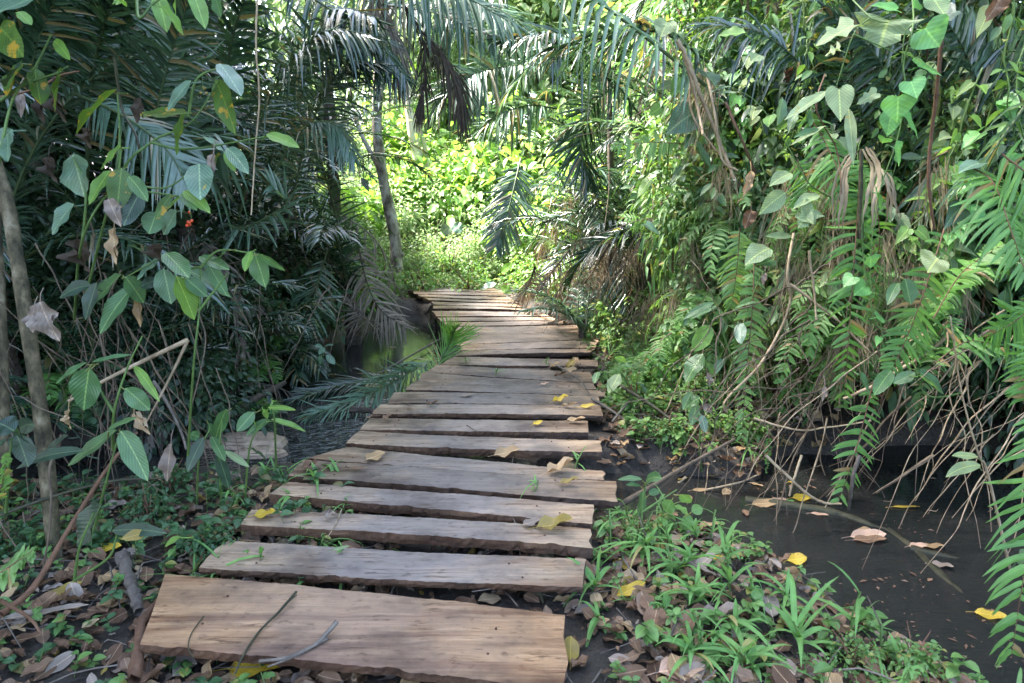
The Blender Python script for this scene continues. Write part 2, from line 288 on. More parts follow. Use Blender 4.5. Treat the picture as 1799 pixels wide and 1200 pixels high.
def bank_d(x, y):
    fx = np.interp(y, [0, 3.9, 4.7, 8, 10, 12, 14, 40], [4.2, 4.2, .95, 1.1, .95, .45, 1.0, 3])
    fy = np.interp(x, [0, .95, 1.7, 2.0, 3.4, 5, 9], [4.35, 4.3, 4.3, 4.95, 4.9, 4.0, 2.5])
    fx = np.where(x > 3.9, 0, fx)
    return np.minimum(x-fx, y-fy)
def H(x, y):
    x = np.asarray(x, float); y = np.asarray(y, float)
    h = -.12 + .035*vnoise(x, y, 1.3) + .02*vnoise(x, y, 4.1, 2)
    h = h + .95*sstep(0, 1.5, bank_d(x, y)) + .3*sstep(1.5, 6, bank_d(x, y))
    lb = np.minimum(np.interp(y, [0, 5, 6, 9, 11, 13, 40], [-1.6, -2.6, -2.7, -2.5, -2.4, -2.0, -3])-x, y-5.1)
    h = h + .35*sstep(0, 1.2, lb) + .5*sstep(1, 6, lb)
    far = sstep(12.8, 16, y); h = h + far*(.5+.15*(np.clip(y, 0, 40)-14).clip(0))
    c = np.minimum(np.minimum(seg_dist(x, y, CH, CHW), seg_dist(x, y, CH2, CH2W)), seg_dist(x, y, CH3, CH3W)) + .06*vnoise(x, y, 2.7, 5)
    m = sstep(.16, -.22, c)
    return h*(1-m) + (-.62+.05*vnoise(x, y, 3.3, 1))*m
def on_ground(px, py):
    z = -.1
    for _ in range(8):
        p = G(px, py, z); z = .5*z+.5*float(H(p[0], p[1]))
    p[2] = float(H(p[0], p[1])); return p
gx = np.unique(np.concatenate([np.linspace(-60, -8, 27), np.arange(-8, 8.01, .09), np.linspace(8, 60, 27)]))
gy = np.unique(np.concatenate([np.linspace(-12, .8, 14), np.arange(.8, 15, .09), np.linspace(15, 120, 40)]))
XX, YY = np.meshgrid(gx, gy); ZZ = H(XX, YY)
mb = MB(); nx = len(gx); i, j = np.meshgrid(np.arange(len(gy)-1), np.arange(nx-1), indexing='ij')
mb.add(np.stack([XX, YY, ZZ], -1).reshape(-1, 3), np.stack([i*nx+j, i*nx+j+1, (i+1)*nx+j+1, (i+1)*nx+j], -1).reshape(-1, 4))
def ground_mat():
    m, nt, N, L = new_mat('mud_ground')
    out = N.new('ShaderNodeOutputMaterial'); bs = N.new('ShaderNodeBsdfPrincipled'); L.new(bs.outputs[0], out.inputs[0])
    tc = N.new('ShaderNodeTexCoord'); n1 = N.new('ShaderNodeTexNoise'); n1.inputs['Scale'].default_value = 3; n1.inputs['Detail'].default_value = 10; n1.inputs['Roughness'].default_value = .7
    L.new(tc.outputs['Object'], n1.inputs['Vector'])
    r = ramp(N, [(.3, (.010, .008, .006)), (.5, (.024, .018, .013)), (.7, (.05, .037, .027))]); L.new(n1.outputs[0], r.inputs[0]); L.new(r.outputs[0], bs.inputs['Base Color'])
    n2 = N.new('ShaderNodeTexNoise'); n2.inputs['Scale'].default_value = 35; n2.inputs['Detail'].default_value = 6; L.new(tc.outputs['Object'], n2.inputs['Vector'])
    ad = N.new('ShaderNodeMath'); ad.operation = 'MULTIPLY_ADD'; ad.inputs[1].default_value = 2; L.new(n1.outputs[0], ad.inputs[0]); L.new(n2.outputs[0], ad.inputs[2])
    bp = N.new('ShaderNodeBump'); bp.inputs['Strength'].default_value = .7; bp.inputs['Distance'].default_value = .03; L.new(ad.outputs[0], bp.inputs['Height']); L.new(bp.outputs[0], bs.inputs['Normal'])
    rr = N.new('ShaderNodeMapRange'); rr.inputs[3].default_value = .95; rr.inputs[4].default_value = .45; L.new(n1.outputs[0], rr.inputs[0]); L.new(rr.outputs[0], bs.inputs['Roughness'])
    return m
tag(mb.build('ground', ground_mat()), kind='structure')

def water_mat():
    m, nt, N, L = new_mat('creek_water')
    out = N.new('ShaderNodeOutputMaterial'); tr = N.new('ShaderNodeBsdfTransparent'); tr.inputs[0].default_value = (.22, .20, .15, 1)
    gl = N.new('ShaderNodeBsdfGlossy'); gl.inputs['Roughness'].default_value = .05; gl.inputs['Color'].default_value = (.9, .95, 1, 1)
    df = N.new('ShaderNodeBsdfDiffuse'); df.inputs[0].default_value = (.036, .037, .035, 1)
    m1 = N.new('ShaderNodeMixShader'); m1.inputs[0].default_value = .55; L.new(tr.outputs[0], m1.inputs[1]); L.new(df.outputs[0], m1.inputs[2])
    fr = N.new('ShaderNodeFresnel'); fr.inputs[0].default_value = 1.55
    mx = N.new('ShaderNodeMixShader'); L.new(fr.outputs[0], mx.inputs[0]); L.new(m1.outputs[0], mx.inputs[1]); L.new(gl.outputs[0], mx.inputs[2]); L.new(mx.outputs[0], out.inputs[0])
    tc = N.new('ShaderNodeTexCoord'); sp = N.new('ShaderNodeSeparateXYZ'); L.new(tc.outputs['Object'], sp.inputs[0])
    # calm pools; a riffle where the creek narrows just above the boards
    vd = N.new('ShaderNodeVectorMath'); vd.operation = 'DISTANCE'; vd.inputs[1].default_value = (-1.35, 4.85, WZ); L.new(tc.outputs['Object'], vd.inputs[0])
    rf = N.new('ShaderNodeMapRange'); rf.inputs[1].default_value = .55; rf.inputs[2].default_value = 1.2; rf.inputs[3].default_value = 1.; rf.inputs[4].default_value = .05; L.new(vd.outputs['Value'], rf.inputs[0])
    mp = N.new('ShaderNodeMapping'); mp.inputs['Scale'].default_value = (10, 34, 1); mp.inputs['Rotation'].default_value = (0, 0, R(25)); L.new(tc.outputs['Object'], mp.inputs[0])
    no = N.new('ShaderNodeTexNoise'); no.inputs['Scale'].default_value = 1; no.inputs['Detail'].default_value = 2; L.new(mp.outputs[0], no.inputs['Vector'])
    bp = N.new('ShaderNodeBump'); bp.inputs['Distance'].default_value = .06; L.new(rf.outputs[0], bp.inputs['Strength']); L.new(no.outputs[0], bp.inputs['Height'])
    L.new(bp.outputs[0], fr.inputs['Normal']); L.new(bp.outputs[0], gl.inputs['Normal'])
    return m
mb = MB(); wx = np.linspace(-9, 9, 40); wy = np.linspace(-3, 13, 40); XX, YY = np.meshgrid(wx, wy); i, j = np.meshgrid(np.arange(39), np.arange(39), indexing='ij')
mb.add(np.stack([XX, YY, np.full_like(XX, WZ)], -1).reshape(-1, 3), np.stack([i*40+j, i*40+j+1, (i+1)*40+j+1, (i+1)*40+j], -1).reshape(-1, 4))
tag(mb.build('water', water_mat()), kind='structure')

# ------------------------------------------------------------------ boardwalk
def wood_mat(name, tan, grey, edge=False, wear=.92):
    m, nt, N, L = new_mat(name)
    out = N.new('ShaderNodeOutputMaterial'); bs = N.new('ShaderNodeBsdfPrincipled'); L.new(bs.outputs[0], out.inputs[0])
    uv = N.new('ShaderNodeTexCoord'); oi = N.new('ShaderNodeObjectInfo')
    of = N.new('ShaderNodeMath'); of.operation = 'MULTIPLY'; of.inputs[1].default_value = 37; L.new(oi.outputs['Random'], of.inputs[0])
    def noise(scale, vec, detail=6, dist=0.0):
        mp = N.new('ShaderNodeMapping'); mp.inputs['Scale'].default_value = vec; L.new(uv.outputs['Object'], mp.inputs[0])
        no = N.new('ShaderNodeTexNoise'); no.noise_dimensions = '4D'; no.inputs['Scale'].default_value = scale; no.inputs['Detail'].default_value = detail; no.inputs['Roughness'].default_value = .62; no.inputs['Distortion'].default_value = dist
        L.new(mp.outputs[0], no.inputs['Vector']); L.new(of.outputs[0], no.inputs['W']); return no.outputs[0]
    grain = noise(1, (2.6, 38, 20), 8, .9); band = noise(1, (.9, 11, 4), 3, .8); cloud = noise(1, (4.5, 6, 6), 6); saw = noise(1, (70, 5, 5), 3); spots = noise(1, (19, 40, 20), 6)
    g1 = ramp(N, [(.22, tan[0]), (.5, tan[1]), (.78, tan[2])]); L.new(grain, g1.inputs[0])
    b1 = N.new('ShaderNodeMixRGB'); b1.blend_type = 'MULTIPLY'; r = ramp(N, [(.38, (.50, .36, .27)), (.5, (.95, .9, .85)), (.62, (1.12, 1.08, 1.02))]); L.new(band, r.inputs[0]); b1.inputs[0].default_value = .85; L.new(g1.outputs[0], b1.inputs[1]); L.new(r.outputs[0], b1.inputs[2])
    # trodden grey middle: wear along the board's own length
    sp = N.new('ShaderNodeSeparateXYZ'); L.new(uv.outputs['UV'], sp.inputs[0])
    d = N.new('ShaderNodeMath'); d.operation = 'SUBTRACT'; d.inputs[1].default_value = .5; L.new(sp.outputs[0], d.inputs[0]); a = N.new('ShaderNodeMath'); a.operation = 'ABSOLUTE'; L.new(d.outputs[0], a.inputs[0])
    w = N.new('ShaderNodeMath'); w.operation = 'MULTIPLY_ADD'; w.inputs[1].default_value = .75; L.new(cloud, w.inputs[0]); L.new(a.outputs[0], w.inputs[2])
    wr = N.new('ShaderNodeMapRange'); wr.inputs[1].default_value = .50; wr.inputs[2].default_value = .83; wr.inputs[3].default_value = wear; wr.inputs[4].default_value = 0.05; L.new(w.outputs[0], wr.inputs[0])
    g2 = ramp(N, [(.2, grey[0]), (.8, grey[1])]); L.new(grain, g2.inputs[0])
    mx = N.new('ShaderNodeMixRGB'); L.new(wr.outputs[0], mx.inputs[0]); L.new(b1.outputs[0], mx.inputs[1]); L.new(g2.outputs[0], mx.inputs[2])
    # dirt specks and damp blots
    s = ramp(N, [(.57, (1, 1, 1)), (.68, (.36, .33, .32))]); L.new(spots, s.inputs[0]); m2 = N.new('ShaderNodeMixRGB'); m2.blend_type = 'MULTIPLY'; m2.inputs[0].default_value = .75; L.new(mx.outputs[0], m2.inputs[1]); L.new(s.outputs[0], m2.inputs[2])
    c = ramp(N, [(.3, (.48, .46, .46)), (.5, (.95, .95, .95)), (.72, (1.25, 1.22, 1.18))]); L.new(cloud, c.inputs[0]); m3 = N.new('ShaderNodeMixRGB'); m3.blend_type = 'MULTIPLY'; m3.inputs[0].default_value = .8; L.new(m2.outputs[0], m3.inputs[1]); L.new(c.outputs[0], m3.inputs[2])
    ck = noise(1, (1.3, 30, 9), 5, .6); k1 = N.new('ShaderNodeMath'); k1.operation = 'SUBTRACT'; k1.inputs[1].default_value = .5; L.new(ck, k1.inputs[0]); k2 = N.new('ShaderNodeMath'); k2.operation = 'ABSOLUTE'; L.new(k1.outputs[0], k2.inputs[0])
    k3 = ramp(N, [(.0, (.22, .19, .18)), (.014, (.6, .57, .56)), (.03, (1, 1, 1))]); L.new(k2.outputs[0], k3.inputs[0]); m4 = N.new('ShaderNodeMixRGB'); m4.blend_type = 'MULTIPLY'; L.new(m3.outputs[0], m4.inputs[1]); L.new(k3.outputs[0], m4.inputs[2])
    ckm = N.new('ShaderNodeMapRange'); ckm.inputs[1].default_value = .5; ckm.inputs[2].default_value = .6; L.new(cloud, ckm.inputs[0]); L.new(ckm.outputs[0], m4.inputs[0]); m3 = m4
    big = noise(1, (1.6, 2.4, 2), 5); st = ramp(N, [(.38, (.42, .38, .36)), (.5, (.92, .9, .88)), (.64, (1.12, 1.09, 1.05))]); L.new(big, st.inputs[0]); m5 = N.new('ShaderNodeMixRGB'); m5.blend_type = 'MULTIPLY'; m5.inputs[0].default_value = .85; L.new(m3.outputs[0], m5.inputs[1]); L.new(st.outputs[0], m5.inputs[2]); m3 = m5
    mr = N.new('ShaderNodeMapRange'); mr.inputs[3].default_value = .8; mr.inputs[4].default_value = 1.15; L.new(oi.outputs['Random'], mr.inputs[0])
    sc = N.new('ShaderNodeVectorMath'); sc.operation = 'SCALE'; L.new(m3.outputs[0], sc.inputs[0]); L.new(mr.outputs[0], sc.inputs['Scale'])
    L.new(sc.outputs[0], bs.inputs['Base Color']); bs.inputs['Roughness'].default_value = .72; bs.inputs['Specular IOR Level'].default_value = .3
    h = N.new('ShaderNodeMath'); h.operation = 'MULTIPLY_ADD'; h.inputs[1].default_value = .5; L.new(saw, h.inputs[0]); L.new(grain, h.inputs[2])
    bp = N.new('ShaderNodeBump'); bp.inputs['Strength'].default_value = .8 if edge else .4; bp.inputs['Distance'].default_value = .02 if edge else .008; L.new(h.outputs[0], bp.inputs['Height']); L.new(bp.outputs[0], bs.inputs['Normal'])
    return m
M['wood'] = wood_mat('weathered_plank', [(.18, .125, .087), (.315, .235, .165), (.43, .335, .245)], [(.14, .12, .115), (.24, .21, .2)])
M['wood_tan'] = wood_mat('tan_plank', [(.17, .098, .052), (.31, .19, .105), (.43, .29, .175)], [(.15, .126, .122), (.25, .215, .21)], wear=.38)
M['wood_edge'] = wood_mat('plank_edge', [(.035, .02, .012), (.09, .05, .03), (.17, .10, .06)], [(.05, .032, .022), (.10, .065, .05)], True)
PL = [  # top face corners in the photograph: far-left, far-right, near-right, near-left; thickness; drop
 (292,1003, 993,1076, 990,1216, 245,1133, .035, 0), (397,948, 1027,980, 1025,1032, 347,998, .03, 0), (443,892, 1037,926, 1041,964, 421,922, .05, .004),
 (508,846, 1042,887, 1043,921, 474,868, .05, 0), (535,808, 1083,845, 1083,882, 505,836, .05, .006), (612,784, 1062,825, 1063,844, 538,806, .045, 0),
 (632,756, 1057,774, 1057,795, 607,778, .05, .004), (650,733, 1033,738, 1035,759, 632,754, .05, 0), (668,709, 1054,713, 1060,731, 654,726, .035, .004),
 (692,689, 1051,696, 1056,712, 680,707, .02, 0), (727,670, 1062,686, 1063,696, 712,684, .04, .005), (745,654, 1043,674, 1046,683, 732,669, .03, 0),
 (768,640, 1037,653, 1045,672, 748,653, .03, .003), (800,626, 1052,632, 1050,642, 775,639, .025, 0), (812,616, 1045,612, 1040,618, 800,625, .04, .004),
 (808,606, 1050,597, 1045,610, 811,615, .045, 0), (798,586, 1040,583, 1055,595, 803,606, .03, .004), (788,573, 1015,570, 1042,582, 796,585, .03, 0),
 (776,565, 985,562, 1012,569, 786,572, .05, .005), (768,557, 965,556, 985,561, 775,564, .05, 0), (760,546, 950,548, 965,555, 766,556, .05, .003),
 (762,535, 918,540, 930,545, 760,543, .05, .004), (757,529, 905,533, 915,539, 762,534, .035, 0), (742,522, 900,527, 910,532, 752,527, .04, .004),
 (733,517, 893,521, 900,526, 738,520.5, .04, 0), (726,511, 885,515, 890,520, 728,516, .04, .004), (716,506, 880,510, 885,514, 717,510, .04, 0),
 (717,500.5, 866,504, 872,509, 716,505, .04, .004), (719,496, 850,499, 860,503, 718,500, .04, 0), (718,491, 835,493.5, 845,498, 718,495, .03, .004), (714,487, 815,489, 820,492.5, 714,490, .05, 0)]
bw = thing('boardwalk', (0, 4.5, 0), 'weathered wooden plank boardwalk curving over the creek into the jungle', 'boardwalk')
def plank(c, th, drop, k):
    n, w = 72, 4
    A, B, C, D = [G(c[2*q], c[2*q+1], -drop) for q in range(4)]
    u = np.linspace(0, 1, n)[:, None]; far = A*(1-u)+B*u; near = D*(1-u)+C*u
    wd = np.linalg.norm(near-far, axis=1)
    def wob(a, o): x = np.linspace(0, 1, n); return a*(np.sin(x*5+o)+.6*np.sin(x*13+o*2.1)+.4*np.sin(x*31+o*.7)) + rng.normal(0, a*.3, n)
    q = rng.uniform(0, 6, 4); near[:, 1] += wob(.0012, q[0])+rng.normal(0, .0016, n); far[:, 1] += wob(.001, q[1])+rng.normal(0, .0012, n)
    for _ in range(3): a_ = rng.integers(2, n-4); near[a_:a_+rng.integers(1, 4), 1] += rng.uniform(.004, .012)
    gap = .003; near[:, 1] += gap; far[:, 1] -= gap
    warp = wob(.002, q[2])+.006*np.sin(np.linspace(0, math.pi, n))*rng.choice([-1, 1])
    tilt = rng.normal(0, .006)
    vs, us = [], []
    for k2 in range(w):
        t = k2/(w-1); row = near*(1-t)+far*t; row[:, 2] += warp+tilt*(t-.5)-(.003 if k2 in (0, w-1) else 0)
        row[0, 0] += rng.normal(0, .004); row[-1, 0] += rng.normal(0, .006); vs.append(row); us.append(np.stack([np.linspace(0, 1, n), np.full(n, t)], 1))
    b0 = vs[0]+np.stack([np.zeros(n), (.002+np.abs(wob(.0025, q[3]))), np.full(n, -th)+wob(.0022, q[2]+1)+rng.normal(0, .0015, n)], 1); mid = (vs[0]+b0)/2; mid[:, 1] -= rng.uniform(-.004, .009, n)
    b1 = vs[-1]+np.stack([np.zeros(n), np.zeros(n), np.full(n, -th)], 1)
    i, j = np.meshgrid(np.arange(w-1), np.arange(n-1), indexing='ij')
    m = MB(); m.add(np.vstack(vs), np.stack([i*n+j, i*n+j+1, (i+1)*n+j+1, (i+1)*n+j], -1).reshape(-1, 4), np.vstack(us))
    def skirt(rows):
        V = np.vstack(rows); K = len(rows); nn = len(rows[0]); i, j = np.meshgrid(np.arange(K-1), np.arange(nn-1), indexing='ij')
        m.add(V, np.stack([i*nn+j, i*nn+j+1, (i+1)*nn+j+1, (i+1)*nn+j], -1).reshape(-1, 4), np.stack([V[:, 0], V[:, 2]], 1), 1)
    skirt([b0, mid, vs[0]]); skirt([vs[-1], b1]); skirt([b1, b0])
    for e in (0, -1):
        top = np.array([v[e] for v in vs]); bot = np.array([b0[e]*(1-t)+b1[e]*t for t in np.linspace(0, 1, w)]); skirt([bot, top] if e == -1 else [top, bot])
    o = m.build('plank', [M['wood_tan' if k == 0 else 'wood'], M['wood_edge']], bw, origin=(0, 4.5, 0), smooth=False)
    if k < 16:                                               # rusty nail heads over the bearers, each in its own dark stain
        for u_, v_ in ((.14, .3), (.16, .72), (.86, .3), (.84, .7)):
            u_ += rng.normal(0, .02); v_ += rng.normal(0, .06); c0 = (far*(v_)+near*(1-v_))[int(u_*(n-1))]; c0[2] += warp[int(u_*(n-1))]
            m = MB(); tube(m, [c0+(0, 0, -.006), c0+(0, 0, .0035), c0+(0, 0, .0045)], [.0045, .0045, .0005], 8); m.build('nail', M['nail'], o, origin=(0, 4.5, 0))
    return o
M['nail'] = rough_mat('rusty_nail', [(.3, (.03, .012, .007)), (.7, (.10, .045, .025))], 60, rough=.7)
for k, c in enumerate(PL):
    o = plank(c[:8], c[8], c[9], k)
    if k == 0: o['label'] = 'widest plank, tan with brown grain streaks and nail holes'
# bearers: two round logs under the boards, and short posts standing in the creek
for pts in ([G(430, 1040, -.12), G(560, 900, -.12), G(690, 760, -.12), G(830, 620, -.12), G(775, 520, -.12), G(735, 492, -.12)], [G(930, 1060, -.12), G(985, 900, -.12), G(1000, 760, -.12), G(960, 620, -.12), G(880, 540, -.12), G(800, 492, -.12)]):
    m = MB(); tube(m, catmull([p for p in pts], 50), .055, 8, rough=.05); m.build('bearer_log', M['bark_moss'], bw, origin=(0, 4.5, 0))
for px, py in ((655, 790), (1000, 815), (780, 575), (920, 830), (760, 548)):
    p = G(px, py, -.1); m = MB(); tube(m, [p+(0, .05, .03), p+(0, .05, -.55)], .05, 8, rough=.05); m.build('post', M['bark_moss'], bw, origin=(0, 4.5, 0))
# ------------------------------------------------------------------ palms
UP = np.array((0, 0, 1.))
def frond_mesh(name, path, parent, origin, mat, n=46, l=.45, w=.03, a0=70, a1=28, lift=.25, droop=.35, s0=.12, side=None, miss=0.0, rr=.012, tm=None, jit=.18, rmat=None, prof_=1.0, label=None, dvar=.5):
    K = len(path); T = nrm(np.gradient(path, axis=0)); mb = MB()
    tube(mb, path, np.linspace(rr, rr*.25, K), 5, 1)
    for sg in (-1, 1):
        s = np.linspace(s0, .995, n)+rng.normal(0, .3/n, n); keep = rng.random(n) > miss; s = np.clip(s[keep], 0, 1); N = len(s)
        b = interp(path, s); t = nrm(interp(T, s))
        if side is None: sd = np.cross(t, UP); sd = nrm(np.where(np.linalg.norm(sd, axis=1, keepdims=True) < .15, np.array((1., .2, 0)), sd))
        else: sd = nrm(np.asarray(side, float)-t*np.sum(t*np.asarray(side, float), 1, keepdims=True))
        nn = np.cross(sd, t)
        x = (s-s0)/(1-s0); ang = R(1)*(a0+(a1-a0)*x)+rng.normal(0, jit*.6, N); lf = lift+rng.normal(0, jit, N)
        d = t*np.cos(ang)[:, None]+(sd*sg*np.cos(lf)[:, None]+nn*np.sin(lf)[:, None])*np.sin(ang)[:, None]
        ln = l*(np.clip(.45+1.6*x, 0, 1)*(1-.62*np.clip(x-.45, 0, 1)/.55)**prof_)*rng.uniform(.88, 1.08, N)
        nv = nn-sd*sg*.35
        place(mb, tm or BLADE, b, d, nv, ln, w*rng.uniform(.8, 1.1, N), np.clip(droop+rng.normal(0, dvar*droop+.02, N), -.1, 1.1), 0, roll=rng.normal(0, .25, N))
    o = mb.build(name, [M[mat], M[rmat or 'rachis']], parent, origin)
    if label: o['label'] = label
    return o
def arch(base, az, el, L, bend, n=22, tw=0.0):
    """a frond's rachis: leaves base towards az (deg from +Y to +X) at elevation el, bending down by bend (deg)."""
    s = np.linspace(0, 1, n); e = R(1)*(el-bend*s**1.25); a = R(1)*(az+tw*s)
    d = np.stack([np.sin(a)*np.cos(e), np.cos(a)*np.cos(e), np.sin(e)], 1)
    return np.asarray(base, float)+np.vstack([np.zeros(3), np.cumsum((d[:-1]+d[1:])/2*L/(n-1), axis=0)])
def palm(x, y, label, h=.5, nf=14, L=2.6, az=(0, 360), el=(35, 85), bend=(50, 95), l=.45, w=.03, mat='palm', dead=2, lean=(0, 0), seed=1, grp='palms crowding the boardwalk', tr=.09, extra=(), lift=.25, droop=.35, n=46):
    z = float(H(x, y)); o = np.array((x, y, z)); t = thing('palm', o, label, 'palm', grp)
    r_ = np.random.default_rng(seed); top = o+np.array((lean[0], lean[1], h))
    m = MB(); tr_p = catmull([o-(0, 0, .15), o+np.array((lean[0]*.3, lean[1]*.3, h*.5)), top, top+(0, 0, .12)], 26); tube(m, tr_p, np.linspace(tr*1.25, tr*.8, 26)*(1+.12*np.sin(np.arange(26)*2.4)), 9, rough=.1)
    m.build('trunk', M['palmtrunk'], t, o)
    for k in range(nf):
        a = az[0]+(az[1]-az[0])*((k*.618+r_.random()*.12) % 1); e = el[0]+(el[1]-el[0])*r_.random(); b = bend[0]+(bend[1]-bend[0])*r_.random()
        pth = arch(top+rng.normal(0, .03, 3), a, e, L*r_.uniform(.75, 1.1), b, tw=r_.normal(0, 12))
        mt = mat[k % len(mat)] if isinstance(mat, tuple) else mat
        frond_mesh('frond', pth, t, o, mt, n=n, l=l, w=w, lift=lift, droop=droop, miss=.04, rr=.016)
    for k in range(dead):
        pth = arch(top-(0, 0, .1), r_.uniform(*az), r_.uniform(0, 25), L*.7, r_.uniform(80, 120))
        frond_mesh('dead_frond', pth, t, o, 'palm_dry', n=30, l=l*.8, w=w*.7, droop=.7, lift=-.3, miss=.3, jit=.35, rmat='stick', label='withered brown frond hanging down')
    for kw in extra:
        kw = dict(kw); pts = kw.pop('pts'); dep = kw.pop('dep'); nm = kw.pop('nm', 'frond')
        dd = dep if isinstance(dep, (list, tuple)) else [dep]*len(pts)
        pth = catmull([P(p[0], p[1], q) for p, q in zip(pts, dd)], 26)
        frond_mesh(nm, pth, t, o, kw.pop('mat', mat if isinstance(mat, str) else mat[0]), **kw)
    return t
D = dict
# thicket beyond the creek, on the dark side
palm(-1.95, 8.2, 'dark palm at the pond edge just before the pale mottled trunk', h=.7, nf=11, L=2.7, az=(175, 330), el=(55, 88), bend=(45, 95), l=.5, seed=3, extra=(
    D(pts=[(575, 440), (560, 490), (545, 550), (535, 575)], dep=[7.6, 7.2, 6.9, 6.8], mat='palm_blue', n=26, l=.36, w=.028, side=(1, .2, 0), droop=.15),
    D(pts=[(625, 400), (640, 480), (665, 540), (710, 575)], dep=[8.0, 7.9, 7.8, 7.7], mat='palm_dry', n=34, l=.5, w=.025, side=(1, .1, 0), droop=.5, nm='dead_frond', a0=80, a1=40, label='long dry frond drooping to the pond', rmat='palmtrunk')))
palm(-3.3, 7.0, 'tall dark palm behind the bent dry stalk', h=1.0, nf=15, L=3.0, el=(50, 88), bend=(40, 100), l=.52, w=.032, seed=4, az=(120, 380), extra=(
    D(pts=[(430, 330), (400, 130), (440, -40)], dep=[6.6, 6.0, 5.4], n=40, l=.55, w=.034, side=(1, 0, 0), droop=.3, rr=.02),
    D(pts=[(470, 300), (520, 120), (590, 20), (660, 30)], dep=[6.8, 6.4, 6, 5.6], n=50, l=.62, w=.034, side=(.4, .9, 0), droop=.7),
    D(pts=[(360, 265), (380, 240), (290, 238), (215, 200)][::-1], dep=[4.6, 4.7, 4.8, 5.0], mat='palm_blue', n=26, l=.5, w=.034, side=(.3, .9, -.3), droop=.75, label='pale frond with leaflets hanging straight down'),
    D(pts=[(480, 330), (500, 360), (430, 400), (400, 395)][::-1], dep=[5.4, 5.3, 5.2, 5.1], mat='palm_blue', n=16, l=.45, w=.03, side=(.2, .9, .3), droop=.2)))
palm(-4.6, 5.6, 'dark palm with fronds crossing above the spotted leaves', h=.8, nf=16, L=3.0, el=(45, 88), bend=(40, 95), l=.5, w=.034, seed=5, az=(30, 360), extra=(
    D(pts=[(150, 330), (165, 120), (205, -30)], dep=[5.2, 4.8, 4.4], n=40, l=.5, w=.034, side=(1, 0, 0), droop=.25, rr=.02),
    D(pts=[(40, 330), (55, 120), (115, -50)], dep=[4.9, 4.6, 4.3], n=50, l=.46, w=.026, side=(1, .2, 0), droop=.25, mat='palm'),
    D(pts=[(250, 330), (285, 150), (345, -40)], dep=[5.0, 4.7, 4.4], n=52, l=.46, w=.026, side=(1, .2, 0), droop=.25, mat='palm'),
    D(pts=[(340, 360), (330, 180), (275, 10)], dep=[5.3, 5.1, 4.9], n=52, l=.48, w=.026, side=(1, .2, 0), droop=.3, mat='palm_blue'),
    D(pts=[(500, 420), (540, 240), (600, 120), (668, 110)], dep=[6.4, 6.1, 5.9, 5.8], n=60, l=.5, w=.024, side=(.7, .7, .1), droop=.4, mat='palm'),
    D(pts=[(420, 380), (470, 180), (560, 60), (650, 60)], dep=[6, 5.7, 5.5, 5.4], n=60, l=.5, w=.024, side=(.6, .7, .2), droop=.5, mat='palm'),
    D(pts=[(450, 360), (530, 230), (590, 220), (622, 275)], dep=[6, 5.8, 5.7, 5.6], n=56, l=.34, w=.022, side=(.6, .7, .2), droop=.5, mat='palm_blue'),
    D(pts=[(120, 160), (210, 200), (290, 260), (330, 330)], dep=[4.6, 4.3, 4.2, 4.2], mat='palm_blue', n=34, l=.34, w=.03, side=(.3, .5, .8), droop=.3)))
palm(-3.0, 9.4, 'dark palm standing in the second row of the thicket', h=1.2, nf=15, L=3.2, el=(50, 88), bend=(40, 100), l=.52, seed=6)
palm(-5.4, 8.2, 'palm deep inside the dark thicket', h=1.5, nf=15, L=3.4, el=(45, 88), bend=(40, 90), l=.55, seed=7, n=38)
palm(-6.3, 5.8, 'palm at the far edge of the dark thicket', h=1.1, nf=14, L=3.2, el=(45, 88), bend=(40, 90), l=.55, seed=8, n=38)
palm(-4.2, 11.2, 'tall palm rising behind the dark thicket', h=1.3, nf=14, L=3.4, el=(40, 88), bend=(45, 95), l=.55, seed=9, n=38, tr=.11)
palm(-2.9, 5.35, 'small dark palm on the muddy bank by the pond', h=.3, nf=9, L=1.6, el=(35, 80), bend=(30, 80), l=.36, w=.026, seed=10, n=30, tr=.06)
